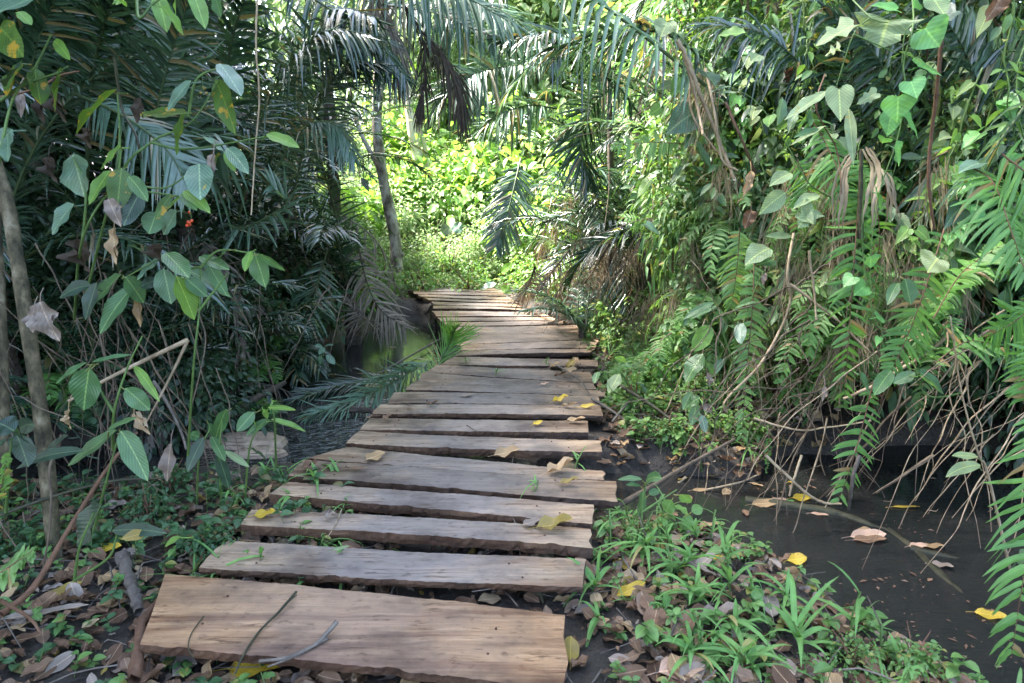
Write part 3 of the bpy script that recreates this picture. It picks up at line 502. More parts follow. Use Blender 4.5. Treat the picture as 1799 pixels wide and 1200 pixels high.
# palm leaning over the path from the back, and the ones on the bank side
palm(-2.6, 10.2, 'palm whose bluish fronds arch across the top of the path', h=3.2, nf=2, L=2.0, az=(230, 300), el=(20, 80), bend=(50, 90), l=.5, w=.034, seed=11, tr=.08, mat='palm', dead=0, extra=(
    D(pts=[(560, -20), (677, 8), (760, 22), (860, 62)], dep=[7.4, 6.9, 6.6, 6.2], mat='palm_blue', n=52, l=.5, w=.034, side=(.25, .6, .75), droop=.35, a0=75, a1=40),
    D(pts=[(470, -60), (570, 10), (650, 60), (708, 130)], dep=[6.4, 6.2, 6.0, 5.9], mat='palm', n=56, l=.5, w=.026, side=(.5, .7, .4), droop=.4),
    D(pts=[(600, -110), (690, -50), (790, -20), (900, 40)], dep=[6.6, 6.4, 6.2, 6.0], mat='palm_blue', n=60, l=.5, w=.028, side=(.3, .6, .75), droop=.35),
    D(pts=[(930, -110), (880, -40), (820, 20), (765, 105)], dep=[7.4, 7.2, 7.0, 6.9], mat='palm', n=56, l=.52, w=.028, side=(.4, .6, .7), droop=.4),
    D(pts=[(730, -80), (800, -20), (900, 30), (985, 110)], dep=[8.2, 8.0, 7.8, 7.6], mat='palm_pale', n=58, l=.55, w=.028, side=(.3, .6, .75), droop=.4),
    D(pts=[(640, -60), (660, 0), (690, 60), (702, 130)], dep=[6.6, 6.5, 6.4, 6.3], mat='palm_dry', n=34, l=.5, w=.02, side=(1, .2, 0), droop=.8, a0=40, a1=15, jit=.3, nm='dead_frond', label='brown withered frond hanging limp', rmat='palmtrunk'),
    D(pts=[(735, 50), (775, 90), (805, 140), (815, 200)], dep=[6.3, 6.3, 6.3, 6.3], mat='palm_dead', n=60, l=.42, w=.016, side=(.7, .6, 0), droop=.6, a0=35, a1=12, jit=.4, nm='dead_frond', label='blackened dead frond hanging over the path', rmat='palmtrunk'),
    D(pts=[(690, -20), (740, 60), (745, 140), (735, 200)], dep=[6.5, 6.4, 6.4, 6.4], mat='palm_dead', n=30, l=.3, w=.014, side=(1, .2, 0), droop=.8, a0=35, a1=12, jit=.4, nm='dead_frond', label='dark dry frond hanging in shreds', rmat='palmtrunk')))
palm(1.5, 10.0, 'palm with a blue green frond drooping beside the far boards', h=1.3, nf=11, L=2.6, az=(-150, 60), el=(30, 85), bend=(50, 95), l=.5, seed=12, mat='palm', extra=(
    D(pts=[(915, 278), (905, 320), (890, 380), (872, 430)], dep=[8.6, 8.4, 8.2, 8.1], mat='palm_blue', n=46, l=.48, w=.032, side=(1, .2, -.1), droop=.2, a0=65, a1=30, lift=.1),
    D(pts=[(940, 420), (990, 330), (1060, 300), (1110, 360)], dep=[8.6, 8.4, 8.2, 8], n=40, l=.5, w=.03, droop=.4),
    D(pts=[(1010, 300), (1060, 380), (1095, 470), (1100, 540)], dep=[8.2, 7.6, 7.2, 7.0], mat='palm', n=40, l=.5, w=.028, side=(1, .2, 0), droop=.25, a0=60, a1=30)))
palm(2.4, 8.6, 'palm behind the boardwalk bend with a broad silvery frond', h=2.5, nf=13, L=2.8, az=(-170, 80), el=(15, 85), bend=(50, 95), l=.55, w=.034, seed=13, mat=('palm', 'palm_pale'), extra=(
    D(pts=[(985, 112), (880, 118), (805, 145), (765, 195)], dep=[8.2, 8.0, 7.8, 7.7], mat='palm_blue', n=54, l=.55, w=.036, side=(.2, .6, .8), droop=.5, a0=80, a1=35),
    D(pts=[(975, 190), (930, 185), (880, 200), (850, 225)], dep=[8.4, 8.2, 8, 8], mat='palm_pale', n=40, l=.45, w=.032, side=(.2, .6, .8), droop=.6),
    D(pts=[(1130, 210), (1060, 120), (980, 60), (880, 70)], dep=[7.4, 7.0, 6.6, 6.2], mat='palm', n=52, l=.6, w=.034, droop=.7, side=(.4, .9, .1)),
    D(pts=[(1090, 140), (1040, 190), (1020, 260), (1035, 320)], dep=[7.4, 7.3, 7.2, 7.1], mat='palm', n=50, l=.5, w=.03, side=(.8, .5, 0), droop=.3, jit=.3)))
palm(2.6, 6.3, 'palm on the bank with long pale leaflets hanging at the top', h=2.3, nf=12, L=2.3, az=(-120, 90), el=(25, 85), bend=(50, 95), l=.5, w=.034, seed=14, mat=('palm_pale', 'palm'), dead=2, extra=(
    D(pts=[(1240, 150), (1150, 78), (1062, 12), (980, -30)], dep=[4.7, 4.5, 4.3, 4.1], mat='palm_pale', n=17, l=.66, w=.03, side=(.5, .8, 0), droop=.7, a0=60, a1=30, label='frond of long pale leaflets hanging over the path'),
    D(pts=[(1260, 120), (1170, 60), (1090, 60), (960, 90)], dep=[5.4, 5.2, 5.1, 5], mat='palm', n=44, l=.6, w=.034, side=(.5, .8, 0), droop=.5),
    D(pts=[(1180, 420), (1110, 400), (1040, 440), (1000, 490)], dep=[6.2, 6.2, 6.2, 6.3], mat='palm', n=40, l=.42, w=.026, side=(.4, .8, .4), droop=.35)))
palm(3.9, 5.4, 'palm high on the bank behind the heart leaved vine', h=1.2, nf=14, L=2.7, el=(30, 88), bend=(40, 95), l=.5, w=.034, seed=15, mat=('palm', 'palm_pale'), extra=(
    D(pts=[(1640, 420), (1600, 250), (1540, 100), (1450, 20)], dep=[4.4, 4.2, 4.1, 4.0], n=46, l=.42, w=.024, side=(.8, .5, .2), droop=.3),
    D(pts=[(1700, 420), (1725, 220), (1690, 80), (1610, -20)], dep=[4.2, 4.0, 3.9, 3.8], n=46, l=.42, w=.024, side=(.8, .5, .2), droop=.3),
    D(pts=[(1490, 330), (1430, 150), (1340, 60), (1235, 45)], dep=[4.9, 4.7, 4.6, 4.6], n=50, l=.45, w=.024, side=(.5, .7, .4), droop=.5),
    D(pts=[(1560, 300), (1500, 160), (1500, 30), (1520, -60)], dep=[4.3, 4.2, 4.1, 4.0], n=44, l=.4, w=.024, side=(1, .3, 0), droop=.3),
    D(pts=[(1660, 400), (1740, 200), (1830, 90)], dep=[4.0, 3.9, 3.8], n=44, l=.4, w=.024, side=(.8, .5, .2), droop=.3)))
palm(4.3, 4.1, 'palm at the edge of the pool with blue green fronds', h=1.6, nf=14, L=2.7, el=(30, 88), bend=(40, 95), l=.5, w=.034, seed=16, mat=('palm_blue', 'palm'), extra=(
    D(pts=[(1860, 260), (1790, 150), (1740, 90), (1690, 60)], dep=[4.2, 4.1, 4.0, 4.0], mat='palm_blue', n=34, l=.4, w=.03, side=(.5, .3, .8), droop=.4),
    D(pts=[(1850, 120), (1770, 230), (1720, 300)], dep=[3.4, 3.4, 3.4], mat='palm_pale', n=12, l=.5, w=.022, side=(.7, .7, 0), droop=.4)))
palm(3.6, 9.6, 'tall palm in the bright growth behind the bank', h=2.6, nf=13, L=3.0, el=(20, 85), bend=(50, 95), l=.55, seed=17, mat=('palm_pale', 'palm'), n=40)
palm(.75, 7.15, 'low stemless palm with stiff feathery fronds beside the boards', h=.15, nf=7, L=.95, az=(-150, 60), el=(25, 70), bend=(30, 70), l=.26, w=.022, seed=18, mat=('palm_pale', 'palm_blue'), dead=0, n=22, tr=.04)

# ------------------------------------------------------------------ trees
def trunk_tree(name, pts, radii, mat, label, cat='tree', knots=0, limbs=(), crown=None, sides=10):
    o = np.asarray(pts[0], float); t = thing(name, o, label, cat)
    path = catmull(pts, 60); r = np.interp(np.linspace(0, 1, 60), np.linspace(0, 1, len(radii)), radii)
    r = r*(1+.05*np.sin(np.linspace(0, 30, 60)))
    m = MB(); tube(m, path, r, sides, rough=.035)
    for _ in range(knots):
        k = rng.integers(5, 55); d = nrm(rng.normal(size=3)*(1, 1, .2)); tube(m, [path[k]+d*r[k]*.5, path[k]+d*r[k]*1.25, path[k]+d*r[k]*1.45], [r[k]*.5, r[k]*.35, r[k]*.05], 7)
    m.build('trunk', M[mat], t, o)
    for lp, lr in limbs:
        m = MB(); lpth = catmull(lp, 24); tube(m, lpth, np.linspace(lr, lr*.3, 24), 7, rough=.04); m.build('limb', M[mat], t, o)
    if crown is not None:
        c, rad, n, sz, mt, seed = crown; m = MB(); leaf_cloud(m, c, rad, n, sz, seed); m.build('crown', M[mt], t, o)
    return t
def leaf_cloud(mb, c, rad, n, sz, seed, tm=None, clumps=26, spread=.3, asp=.5, mi=0, droop=.25, zlo=-.2):
    r_ = np.random.default_rng(seed); cc = r_.normal(size=(clumps, 3)); cc = nrm(cc)*r_.uniform(.25, 1, (clumps, 1))**.6
    k = r_.integers(0, clumps, n); p = cc[k]+r_.normal(0, spread, (n, 3))*r_.uniform(.5, 1.2, (clumps, 1))[k]
    out = nrm(p-cc[k]*.6); p = np.asarray(c)+p*np.asarray(rad)
    d = nrm(out+r_.normal(0, .6, (n, 3))+np.array((0, 0, -.25))); nv = np.array((0, 0, 1.))+r_.normal(0, .45, (n, 3))
    s = sz*r_.uniform(.6, 1.25, n); place(mb, tm or LEAF2, p, d, nv, s, s*asp, droop, mi)
tb = G(697, 506, -.15)
trunk_tree('slim_tree', [tb, tb+(-.02, .1, .9), tb+(-.2, .1, 2.0), tb+(-.25, .1, 3.0), tb+(-.1, .3, 4.6), tb+(.2, .3, 6.5)], [.125, .105, .095, .09, .08, .05], 'bark', 'slim tree with mottled grey bark where the boardwalk begins to bend away', knots=5,
    limbs=(([tb+(-.2, .1, 2.0), tb+(-.6, .2, 2.8), tb+(-.8, .4, 3.8)], .05), ([tb+(0, .3, 4.6), tb+(.7, .5, 5.6), tb+(1.2, .6, 6.4)], .045)))
pb = P(760, 372, 15.5)
trunk_tree('pale_dead_tree', [pb-(0, 0, 1.2), pb, P(738, 290, 15.3), P(722, 215, 15.2), P(712, 120, 15.2)], [.15, .13, .12, .1, .07], 'bark_pale', 'pale bleached bare trunk leaning in the bright growth behind', limbs=(([P(755, 330, 15.4), P(745, 250, 15.2), P(728, 200, 15.1)], .06), ([P(730, 250, 15.3), P(745, 190, 15.1), P(742, 150, 15.0)], .045)))
lb = on_ground(97, 985)
trunk_tree('sapling', [lb-(0, 0, .1), lb, P(75, 760, 2.85), P(52, 600, 2.9), P(30, 460, 3.0), P(8, 340, 3.1), P(-40, 180, 3.2), P(-60, -40, 3.3)], [.037, .034, .032, .03, .03, .029, .027, .024], 'bark_moss', 'slender leaning sapling with mossy olive bark above the leaf litter', 'sapling', knots=4)
trunk_tree('sapling', [on_ground(2, 900)-(0, 0, .1), P(8, 700, 3.4), P(2, 520, 3.5), P(-10, 300, 3.6)], [.022, .022, .02, .018], 'bark_moss', 'thinner olive sapling behind the slender leaning one', 'sapling', knots=2)
sb = P(1390, 520, 6.4); sb[2] = H(sb[0], sb[1])-.1
trunk_tree('shaggy_tree', [sb, P(1385, 330, 6.4), P(1378, 180, 6.4), P(1372, 40, 6.5), P(1368, -120, 6.6), P(1360, -400, 6.8)], [.17, .16, .155, .15, .15, .14], 'bark_shag', 'thick trunk with shaggy pinkish grey bark behind the climbers', crown=(P(1360, -700, 7.5), (2.6, 2.4, 1.6), 3000, .22, 'bush', 12), sides=14)
for k, (px, py, dep, top, r, lab) in enumerate(((1080, 430, 9.5, 20, .05, 'thin dark dead stem beside the drooping palm frond'),)):
    a = P(px, py, dep); a[2] = H(a[0], a[1])-.1
    trunk_tree('thin_tree', [a, P(px+rng.uniform(-8, 8), py*.6, dep), P(px+rng.uniform(-15, 15), top, dep)], [r, r*.8, r*.5], 'palmtrunk', lab)

# forest trees standing all round: trunk, limbs and crown each
def crown_mesh(name, rad, n, sz, mat, seed, clumps=40, spread=.22):
    m = MB(); leaf_cloud(m, (0, 0, 0), rad, n, sz, seed, clumps=clumps, spread=spread); o = m.build(name, M[mat]); me = o.data; bpy.data.objects.remove(o); return me
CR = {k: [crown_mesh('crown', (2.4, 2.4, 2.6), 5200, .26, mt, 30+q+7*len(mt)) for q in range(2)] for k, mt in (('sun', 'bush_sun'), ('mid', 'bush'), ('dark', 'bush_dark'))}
CR['shade_canopy'] = [crown_mesh('crown', (2.3, 2.3, 1.9), 9000, .13, 'bush', 71+q, spread=.16) for q in range(2)]
def forest_tree(x, y, h, s, kind, k, label, grp):
    z = float(H(x, y)); t = thing('broadleaf_tree', (x, y, z), label, 'tree', grp)
    m = MB(); lean = rng.normal(0, .5, 2)*(0 if kind == 'shade_canopy' else 1); top = np.array((x+lean[0], y+lean[1], z+h)); o = np.array((x, y, z))
    pth = catmull([o-(0, 0, .2), o+np.array((lean[0]*.2, lean[1]*.4, h*.5)), top], 16); tube(m, pth, np.linspace(.05+.022*h, .05, 16), 8, rough=.05)
    for q in range(5):
        a = rng.uniform(0, 6.28); b = interp(pth, np.array([rng.uniform(.45, .95)]))[0]; tube(m, catmull([b, b+np.array((math.cos(a)*.5, math.sin(a)*.5, .4))*s, b+np.array((math.cos(a)*1.4, math.sin(a)*1.4, .8))*s], 8), np.linspace(.06, .015, 8), 5)
    m.build('trunk', M['bark'], t, o)
    c = bpy.data.objects.new('crown', CR[kind][k % 2]); COL.objects.link(c); c.parent = t; c.location = (lean[0], lean[1], h); c.rotation_euler = (rng.normal(0, .15), rng.normal(0, .15), rng.uniform(0, 6.28)); c.scale = (s, s, s*rng.uniform(.85, 1.3))
    return t
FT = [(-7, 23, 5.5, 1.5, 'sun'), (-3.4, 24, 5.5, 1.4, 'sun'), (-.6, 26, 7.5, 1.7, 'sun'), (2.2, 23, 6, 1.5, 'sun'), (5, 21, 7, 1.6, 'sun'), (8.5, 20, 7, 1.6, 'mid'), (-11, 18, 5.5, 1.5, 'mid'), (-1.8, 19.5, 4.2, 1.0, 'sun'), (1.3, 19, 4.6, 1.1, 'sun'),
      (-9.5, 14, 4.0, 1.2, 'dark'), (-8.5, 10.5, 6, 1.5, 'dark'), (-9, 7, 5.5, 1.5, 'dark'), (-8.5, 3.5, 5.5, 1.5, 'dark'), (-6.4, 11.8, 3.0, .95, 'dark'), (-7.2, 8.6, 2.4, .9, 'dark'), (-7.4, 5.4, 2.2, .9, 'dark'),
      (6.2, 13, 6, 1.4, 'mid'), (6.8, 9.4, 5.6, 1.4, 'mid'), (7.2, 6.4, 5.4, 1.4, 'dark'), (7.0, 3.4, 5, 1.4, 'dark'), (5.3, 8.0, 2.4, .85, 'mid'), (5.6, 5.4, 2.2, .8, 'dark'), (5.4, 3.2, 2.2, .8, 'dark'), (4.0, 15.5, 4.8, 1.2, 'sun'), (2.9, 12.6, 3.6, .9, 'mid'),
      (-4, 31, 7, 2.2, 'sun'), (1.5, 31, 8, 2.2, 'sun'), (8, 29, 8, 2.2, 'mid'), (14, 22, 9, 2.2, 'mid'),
      (-5.1, 5.0, 11, 1.75, 'shade_canopy'), (-6.4, 1.6, 10.5, 1.9, 'shade_canopy'), (-8.2, 5.6, 10, 2.0, 'shade_canopy'), (-5.6, -1.2, 11, 1.9, 'shade_canopy'), (-5.2, 7.6, 5.6, 1.0, 'dark'), (-7.6, -.5, 10, 1.9, 'shade_canopy'), (-10, 2, 10.5, 2.0, 'shade_canopy')]  # last row: tall trees out of view, added to keep sun off boards and pool
LB = {'shade_canopy': 'unseen tall tree added to shade the path and bank', 'sun': 'sunlit broadleaf tree in the bright growth beyond the boardwalk', 'mid': 'green broadleaf tree standing behind the palms', 'dark': 'shaded broadleaf tree closing off the thicket'}
for k, (x, y, h, s, kd) in enumerate(FT): forest_tree(x, y, h, s, kd, k, LB[kd], {'shade_canopy': 'unseen tall trees added for shade', 'sun': 'sunlit trees beyond the boardwalk', 'mid': 'green trees behind the palms', 'dark': 'shaded trees behind the thicket'}[kd])

# ------------------------------------------------------------------ bushes and climbers (one mesh kind each, copied as things)
def bush_proto(name, seed, n, rad, sz, mat, tm, stems, asp=.45, droop=.3, clumps=16, spread=.3):
    m = MB(); leaf_cloud(m, (0, 0, rad[2]*.95), rad, n, sz, seed, tm, clumps, spread, asp, 0, droop); f = m.build('foliage', M[mat]); fm = f.data; bpy.data.objects.remove(f)
    r_ = np.random.default_rng(seed); m = MB()
    for _ in range(stems):
        e = r_.normal(size=3)*np.array(rad)*.6+(0, 0, rad[2]*1.1); e[2] = abs(e[2])+.1
        tube(m, catmull([(r_.normal(0, .04), r_.normal(0, .04), -.12), e*(.35, .35, .6), e], 9), np.linspace(.012, .004, 9), 5)
    s = m.build('stem', M['stem_brown']); sm = s.data; bpy.data.objects.remove(s); return fm, sm
BP = {
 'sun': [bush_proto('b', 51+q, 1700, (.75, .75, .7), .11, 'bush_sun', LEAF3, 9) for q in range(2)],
 'sunbig': [bush_proto('b', 55, 620, (.8, .8, .8), .22, 'leaf_lime', LEAF3, 9, asp=.6)],
 'mid': [bush_proto('b', 61+q, 800, (.6, .6, .6), .13, ('leaf', 'bush')[q], LEAF3, 10, asp=.5) for q in range(2)],
 'grassy': [bush_proto('b', 65+q, 620, (.6, .6, .7), .2, ('herb', 'bush')[q], LEAF3, 10, asp=.22, droop=.5) for q in range(2)],
 'lime': [bush_proto('b', 69, 900, (.55, .55, .6), .11, 'leaf_lime', LEAF3, 9, asp=.5)],
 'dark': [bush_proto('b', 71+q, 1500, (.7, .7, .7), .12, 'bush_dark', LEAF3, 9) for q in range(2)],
 'herb': [bush_proto('b', 75+q, 420, (.22, .22, .2), .06, 'herb', LEAF3, 8, asp=.55) for q in range(2)],
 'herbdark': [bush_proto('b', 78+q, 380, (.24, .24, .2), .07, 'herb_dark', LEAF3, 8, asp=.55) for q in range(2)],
}
BC = {'sun': ('bush', 'bright yellow green bush in the sunny growth behind the path', 'sunny bushes behind the path'), 'sunbig': ('bush', 'large leaved lime green bush behind the path', 'large leaved bushes behind the path'),
      'mid': ('climber', 'small leaved green climber matted over the bank', 'climbers matted over the bank'), 'grassy': ('bamboo grass', 'clump of narrow leaved bamboo grass on the bank', 'bamboo grass on the bank'),
      'lime': ('shrub', 'pale lime leaved shrub among the climbers on the bank', 'lime shrubs on the bank'), 'dark': ('bush', 'dark bush filling the shade under the palms', 'dark bushes under the palms'),
      'herb': ('herb', 'low fresh green herb growing along the boards', 'green herbs along the boards'), 'herbdark': ('herb', 'low dark green herb on the shaded leaf litter', 'dark herbs on the leaf litter')}
NM = {'sun': 'sunny_bush', 'sunbig': 'large_leaved_bush', 'mid': 'leafy_climber', 'grassy': 'bamboo_grass', 'lime': 'lime_shrub', 'dark': 'dark_bush', 'herb': 'green_herb', 'herbdark': 'dark_herb'}
def bush(kind, x, y, s=1.0, dz=0.0, z=None):
    fm, sm = BP[kind][rng.integers(0, len(BP[kind]))]; z = float(H(x, y))+dz if z is None else z
    t = thing(NM[kind], (x, y, z), BC[kind][1], BC[kind][0], BC[kind][2]); t['kind'] = 'thing'; t.rotation_euler = (0, 0, rng.uniform(0, 6.28)); t.scale = (s, s, s*rng.uniform(.85, 1.2))
    for nm, me in (('foliage', fm), ('stem', sm)):
        c = bpy.data.objects.new(nm, me); COL.objects.link(c); c.parent = t
    return t
for x, y, s in [(-2.6, 14.2, 1.0), (-1.5, 14.6, 1.0), (-.5, 14.0, .9), (.3, 14.4, 1.0), (1.2, 13.6, .9), (-3.4, 15.5, 1.3), (-2.0, 16.2, 1.4), (-.6, 16.0, 1.4), (.8, 16, 1.4), (2.2, 15.2, 1.2), (-2.8, 18, 1.8), (-.9, 18.2, 1.8), (1.0, 18, 1.8), (3.2, 17.4, 1.8), (-4.6, 18.5, 2), (-.9, 13.2, .55), (-1.6, 13.3, .55), (-.2, 13.1, .5), (.5, 12.9, .5), (-2.3, 12.9, .6), (-3.0, 12.2, .7)]: bush('sun', x, y, s)
for x, y, s in [(.2, 13.2, .8), (1.0, 12.6, .9), (-.6, 15.0, 1.2), (1.6, 14.6, 1.3), (-1.9, 15.2, 1.1), (-3.2, 13.6, .9), (.4, 17, 1.6), (-2.4, 17, 1.5)]: bush('sunbig', x, y, s, .1)
for _ in range(56):
    y = rng.uniform(4.75, 10.5); x = np.interp(y, [4.7, 6.5, 8, 10, 12], [1.35, 1.4, 2.0, 2.2, 2])+rng.uniform(.1, 2.2); k = rng.choice(['mid', 'grassy', 'lime', 'mid', 'mid', 'grassy']); bush(k, x, y, rng.uniform(.5, .9), -.05+rng.uniform(0, .9)*min(1, (x-1.4)/1.5 if x > 1.4 else 0))
for x, y, s, z in [(1.9, 5.0, .8, .5), (2.5, 4.9, .9, .6), (3.1, 4.6, .9, .7), (3.7, 4.3, .9, .7), (2.2, 5.2, .9, 1.2), (2.9, 5.0, .9, 1.3), (3.6, 4.8, 1, 1.4), (1.7, 5.5, .8, 1.1)]: bush(rng.choice(['mid', 'grassy', 'dark']), x, y, s, z=z)
for px, py, dp, kd, s in [(1330, 150, 5.9, 'grassy', .7), (1400, 120, 5.9, 'mid', .6), (1370, 260, 5.8, 'grassy', .7), (1300, 300, 5.6, 'lime', .55), (1430, 240, 5.6, 'mid', .6), (1350, 60, 6.1, 'grassy', .6), (1250, 200, 5.8, 'mid', .6), (1200, 300, 5.8, 'grassy', .65), (1270, 380, 5.3, 'mid', .6), (1190, 420, 5.4, 'grassy', .5), (1450, 80, 5.4, 'grassy', .6), (1260, 90, 6.2, 'lime', .6), (1500, 160, 5.0, 'dark', .6), (1220, 20, 6.6, 'grassy', .7), (1320, 420, 4.9, 'grassy', .5), (1390, 380, 4.8, 'mid', .5)]:
    p = P(px, py, dp); bush(kd, p[0], p[1], s, z=p[2]-.45*s)
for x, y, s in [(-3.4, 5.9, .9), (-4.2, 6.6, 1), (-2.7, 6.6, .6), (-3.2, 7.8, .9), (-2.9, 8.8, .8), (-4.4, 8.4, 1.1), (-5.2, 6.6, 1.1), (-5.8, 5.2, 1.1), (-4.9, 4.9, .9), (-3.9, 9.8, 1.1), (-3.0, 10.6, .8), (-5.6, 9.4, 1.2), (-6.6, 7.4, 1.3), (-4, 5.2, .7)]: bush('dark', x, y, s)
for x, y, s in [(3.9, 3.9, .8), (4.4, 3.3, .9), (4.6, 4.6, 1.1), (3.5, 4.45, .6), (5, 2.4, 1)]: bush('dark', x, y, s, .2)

# ------------------------------------------------------------------ broad-leaved plants placed leaf by leaf
def leafy(name, label, cat, stems, leaves, dep, mat='leaf', tm=None, smat='stem', grp=None, petiole=True, face=.55, sr=.006, lm=None):
    """stems: lists of picture points (px, py[, depth]); leaves: (bx,by,tx,ty,width_px[,mat[,template]]) all standing near depth dep."""
    def pt(p): return P(p[0], p[1], p[2] if len(p) > 2 else dep)
    o = pt(stems[0][0]); o = o.copy(); t = thing(name, o, label, cat, grp)
    for st in stems:
        m = MB(); tube(m, catmull([pt(p) for p in st], max(8, 6*len(st))), np.linspace(sr, sr*.45, max(8, 6*len(st))), 6); m.build('stem', M[smat], t, o)
    for lf in leaves:
        bx, by, tx, ty, w = lf[:5]; mt = lf[5] if len(lf) > 5 and lf[5] else mat; tp = lf[6] if len(lf) > 6 else (tm or OVATE)
        dz = rng.normal(0, .05); b = P(bx, by, dep+dz); e = P(tx, ty, dep+dz-rng.uniform(-.05, .12)); L = np.linalg.norm(e-b); W = w*dep/FPX*1.08
        n = np.array((rng.normal(0, .4), -face, 1-face*.6))+rng.normal(0, .2, 3); m = MB(); place(m, tp, b+(0, 0, .06*L), e-b, n, L*1.03, W, rng.uniform(-.05, .28))
        if petiole: tube(m, [b, b-nrm(e-b)*.02+(0, .01, -.012), b-nrm(e-b)*.035+(0, .02, -.02)], .0025, 5, 0)
        m.build('leaf', M[mt], t, o)
    return t
S_ = 'leaf_spot'; B_ = 'leaf_sheen'; LI = 'leaf_lime'; DK = 'leaf_dark'
leafy('broadleaf_shrub', 'shrub with orange blotched green leaves hanging before the dark palms', 'shrub', [[(150, 520, 3.0), (205, 320), (265, 250), (335, 215), (385, 140)], [(205, 320), (210, 240), (206, 165)], [(265, 250), (330, 262), (465, 240)], [(330, 205), (345, 140), (386, 118)]],
 [(206, 163, 127, 223, 62, S_), (386, 117, 423, 164, 32, B_), (379, 147, 413, 216, 36, S_), (336, 145, 293, 190, 20, B_), (330, 205, 241, 208, 30, S_), (326, 203, 308, 262, 38, S_), (468, 240, 525, 257, 22, LI), (392, 268, 358, 245, 26, B_), (399, 265, 436, 297, 24, B_), (396, 270, 413, 296, 16, LI), (386, 272, 371, 298, 20, S_)], 2.7, B_)
leafy('broadleaf_shrub', 'shrub with pale blue green drooping leaves and green hanging ones', 'shrub', [[(130, 560, 3.1), (145, 420), (205, 330), (290, 330), (345, 292)], [(145, 420), (150, 330), (128, 276)], [(205, 330), (213, 262)], [(205, 330), (320, 345)]],
 [(128, 275, 147, 337, 64, B_), (350, 293, 351, 345, 42, B_), (213, 260, 178, 302, 24, LI), (194, 303, 155, 353, 28, LI), (214, 299, 205, 365, 36, S_), (226, 314, 259, 346, 22, 'leaf'), (247, 340, 216, 393, 34, DK), (300, 346, 272, 382, 16, S_), (318, 346, 296, 372, 20, LI), (322, 340, 369, 368, 22, LI), (275, 375, 262, 412, 34, 'leaf'), (310, 372, 288, 415, 34, B_), (130, 362, 88, 402, 36, B_), (318, 345, 345, 372, 18, 'leaf')], 2.6, B_)
leafy('broadleaf_shrub', 'twig of fresh green pointed leaves hanging from above into the thicket', 'shrub', [[(240, -40, 2.7), (243, 30), (270, 5), (310, -20)], [(310, -20), (360, -30), (400, -30)]],
 [(276, -5, 292, 46, 26, LI), (283, 12, 322, 57, 24, LI), (308, -8, 309, 27, 20, LI), (335, -20, 360, 50, 26, LI), (376, -8, 388, 24, 22, 'leaf'), (206, 0, 222, 8, 12, LI), (225, -20, 205, 12, 20, LI)], 2.5, LI)
leafy('broadleaf_shrub', 'shrub at the edge with mottled yellow green and dull grey leaves', 'shrub', [[(-30, 420, 2.6), (-5, 300), (20, 180), (60, 120), (90, 60)], [(-5, 180), (40, 150), (110, 125)]],
 [(-30, 40, 82, 4, 50, B_), (32, 22, 55, 46, 18, LI), (95, 77, 122, 97, 18, LI), (0, 55, 40, 90, 44, S_), (38, 112, 10, 160, 40, S_), (108, 122, 96, 192, 44, S_), (60, 122, 72, 190, 34, S_), (36, 120, 8, 140, 40, 'leaf_dark'), (22, 230, -10, 260, 30, B_), (14, 240, 14, 285, 30, B_)], 2.3, 'leaf')
leafy('broadleaf_shrub', 'big spray of smooth oval leaves above the dark creek bank', 'shrub', [[(330, 800, 2.95), (340, 640), (350, 545), (352, 470)], [(352, 470), (320, 470), (285, 455), (215, 490)], [(352, 470), (385, 440), (445, 445)], [(350, 545), (400, 480)]],
 [(213, 488, 152, 541, 38), (220, 489, 252, 530, 34), (231, 512, 171, 573, 36), (283, 455, 242, 497, 38, B_), (287, 475, 300, 531, 38, B_), (291, 449, 331, 488, 34), (330, 479, 406, 516, 34), (325, 490, 363, 524, 26), (310, 490, 341, 556, 40, LI), (350, 455, 402, 478, 24), (362, 462, 398, 524, 24), (447, 447, 466, 501, 32), (441, 443, 430, 476, 18, LI), (453, 448, 500, 476, 14), (252, 446, 219, 424, 26, B_), (170, 500, 150, 560, 30, DK), (160, 505, 100, 510, 26, DK), (275, 495, 245, 500, 20, DK), (400, 440, 378, 460, 22, 'leaf')], 2.75, 'leaf')
leafy('broadleaf_shrub', 'young plant with one upright stem and broad rounded leaf pairs', 'shrub', [[(198, 790, 2.6), (200, 725), (222, 650), (250, 590)], [(200, 725), (178, 690), (158, 645)]],
 [(152, 641, 99, 673, 22), (157, 650, 146, 716, 48), (162, 640, 230, 622, 12), (236, 648, 280, 694, 18, LI), (220, 685, 262, 721, 32, 'leaf')], 2.45, 'leaf')
leafy('broadleaf_shrub', 'low plant with two long drooping oval leaves before the sapling', 'shrub', [[(165, 930, 2.5), (185, 850), (208, 765)]],
 [(205, 762, 122, 822, 30), (212, 762, 259, 829, 38), (190, 760, 240, 738, 14), (150, 800, 20, 800, 22, DK), (120, 770, 60, 812, 24, DK)], 2.35, 'leaf')
leafy('broadleaf_shrub', 'leafy plant between the muddy bank and the riffle with drooping leaves', 'shrub', [[(390, 900, 3.3), (385, 800), (390, 740)], [(430, 880, 3.3), (440, 780), (470, 735)], [(485, 820, 3.4), (482, 740), (476, 700)], [(345, 900, 3.3), (350, 800), (370, 750)]],
 [(398, 722, 377, 762, 22), (446, 726, 417, 760, 22), (470, 720, 520, 717, 9, LI), (476, 740, 537, 753, 13, LI), (474, 740, 431, 761, 16), (365, 745, 385, 785, 18), (372, 770, 395, 815, 18), (358, 772, 328, 825, 24, DK), (382, 800, 402, 852, 22, DK), (395, 795, 437, 822, 12, 'ragged'), (445, 735, 455, 765, 12, LI), (462, 720, 470, 735, 10, LI), (350, 770, 330, 760, 18, 'leaf'), (440, 790, 470, 812, 20, DK), (480, 705, 474, 720, 5, LI)], 3.1, 'leaf')
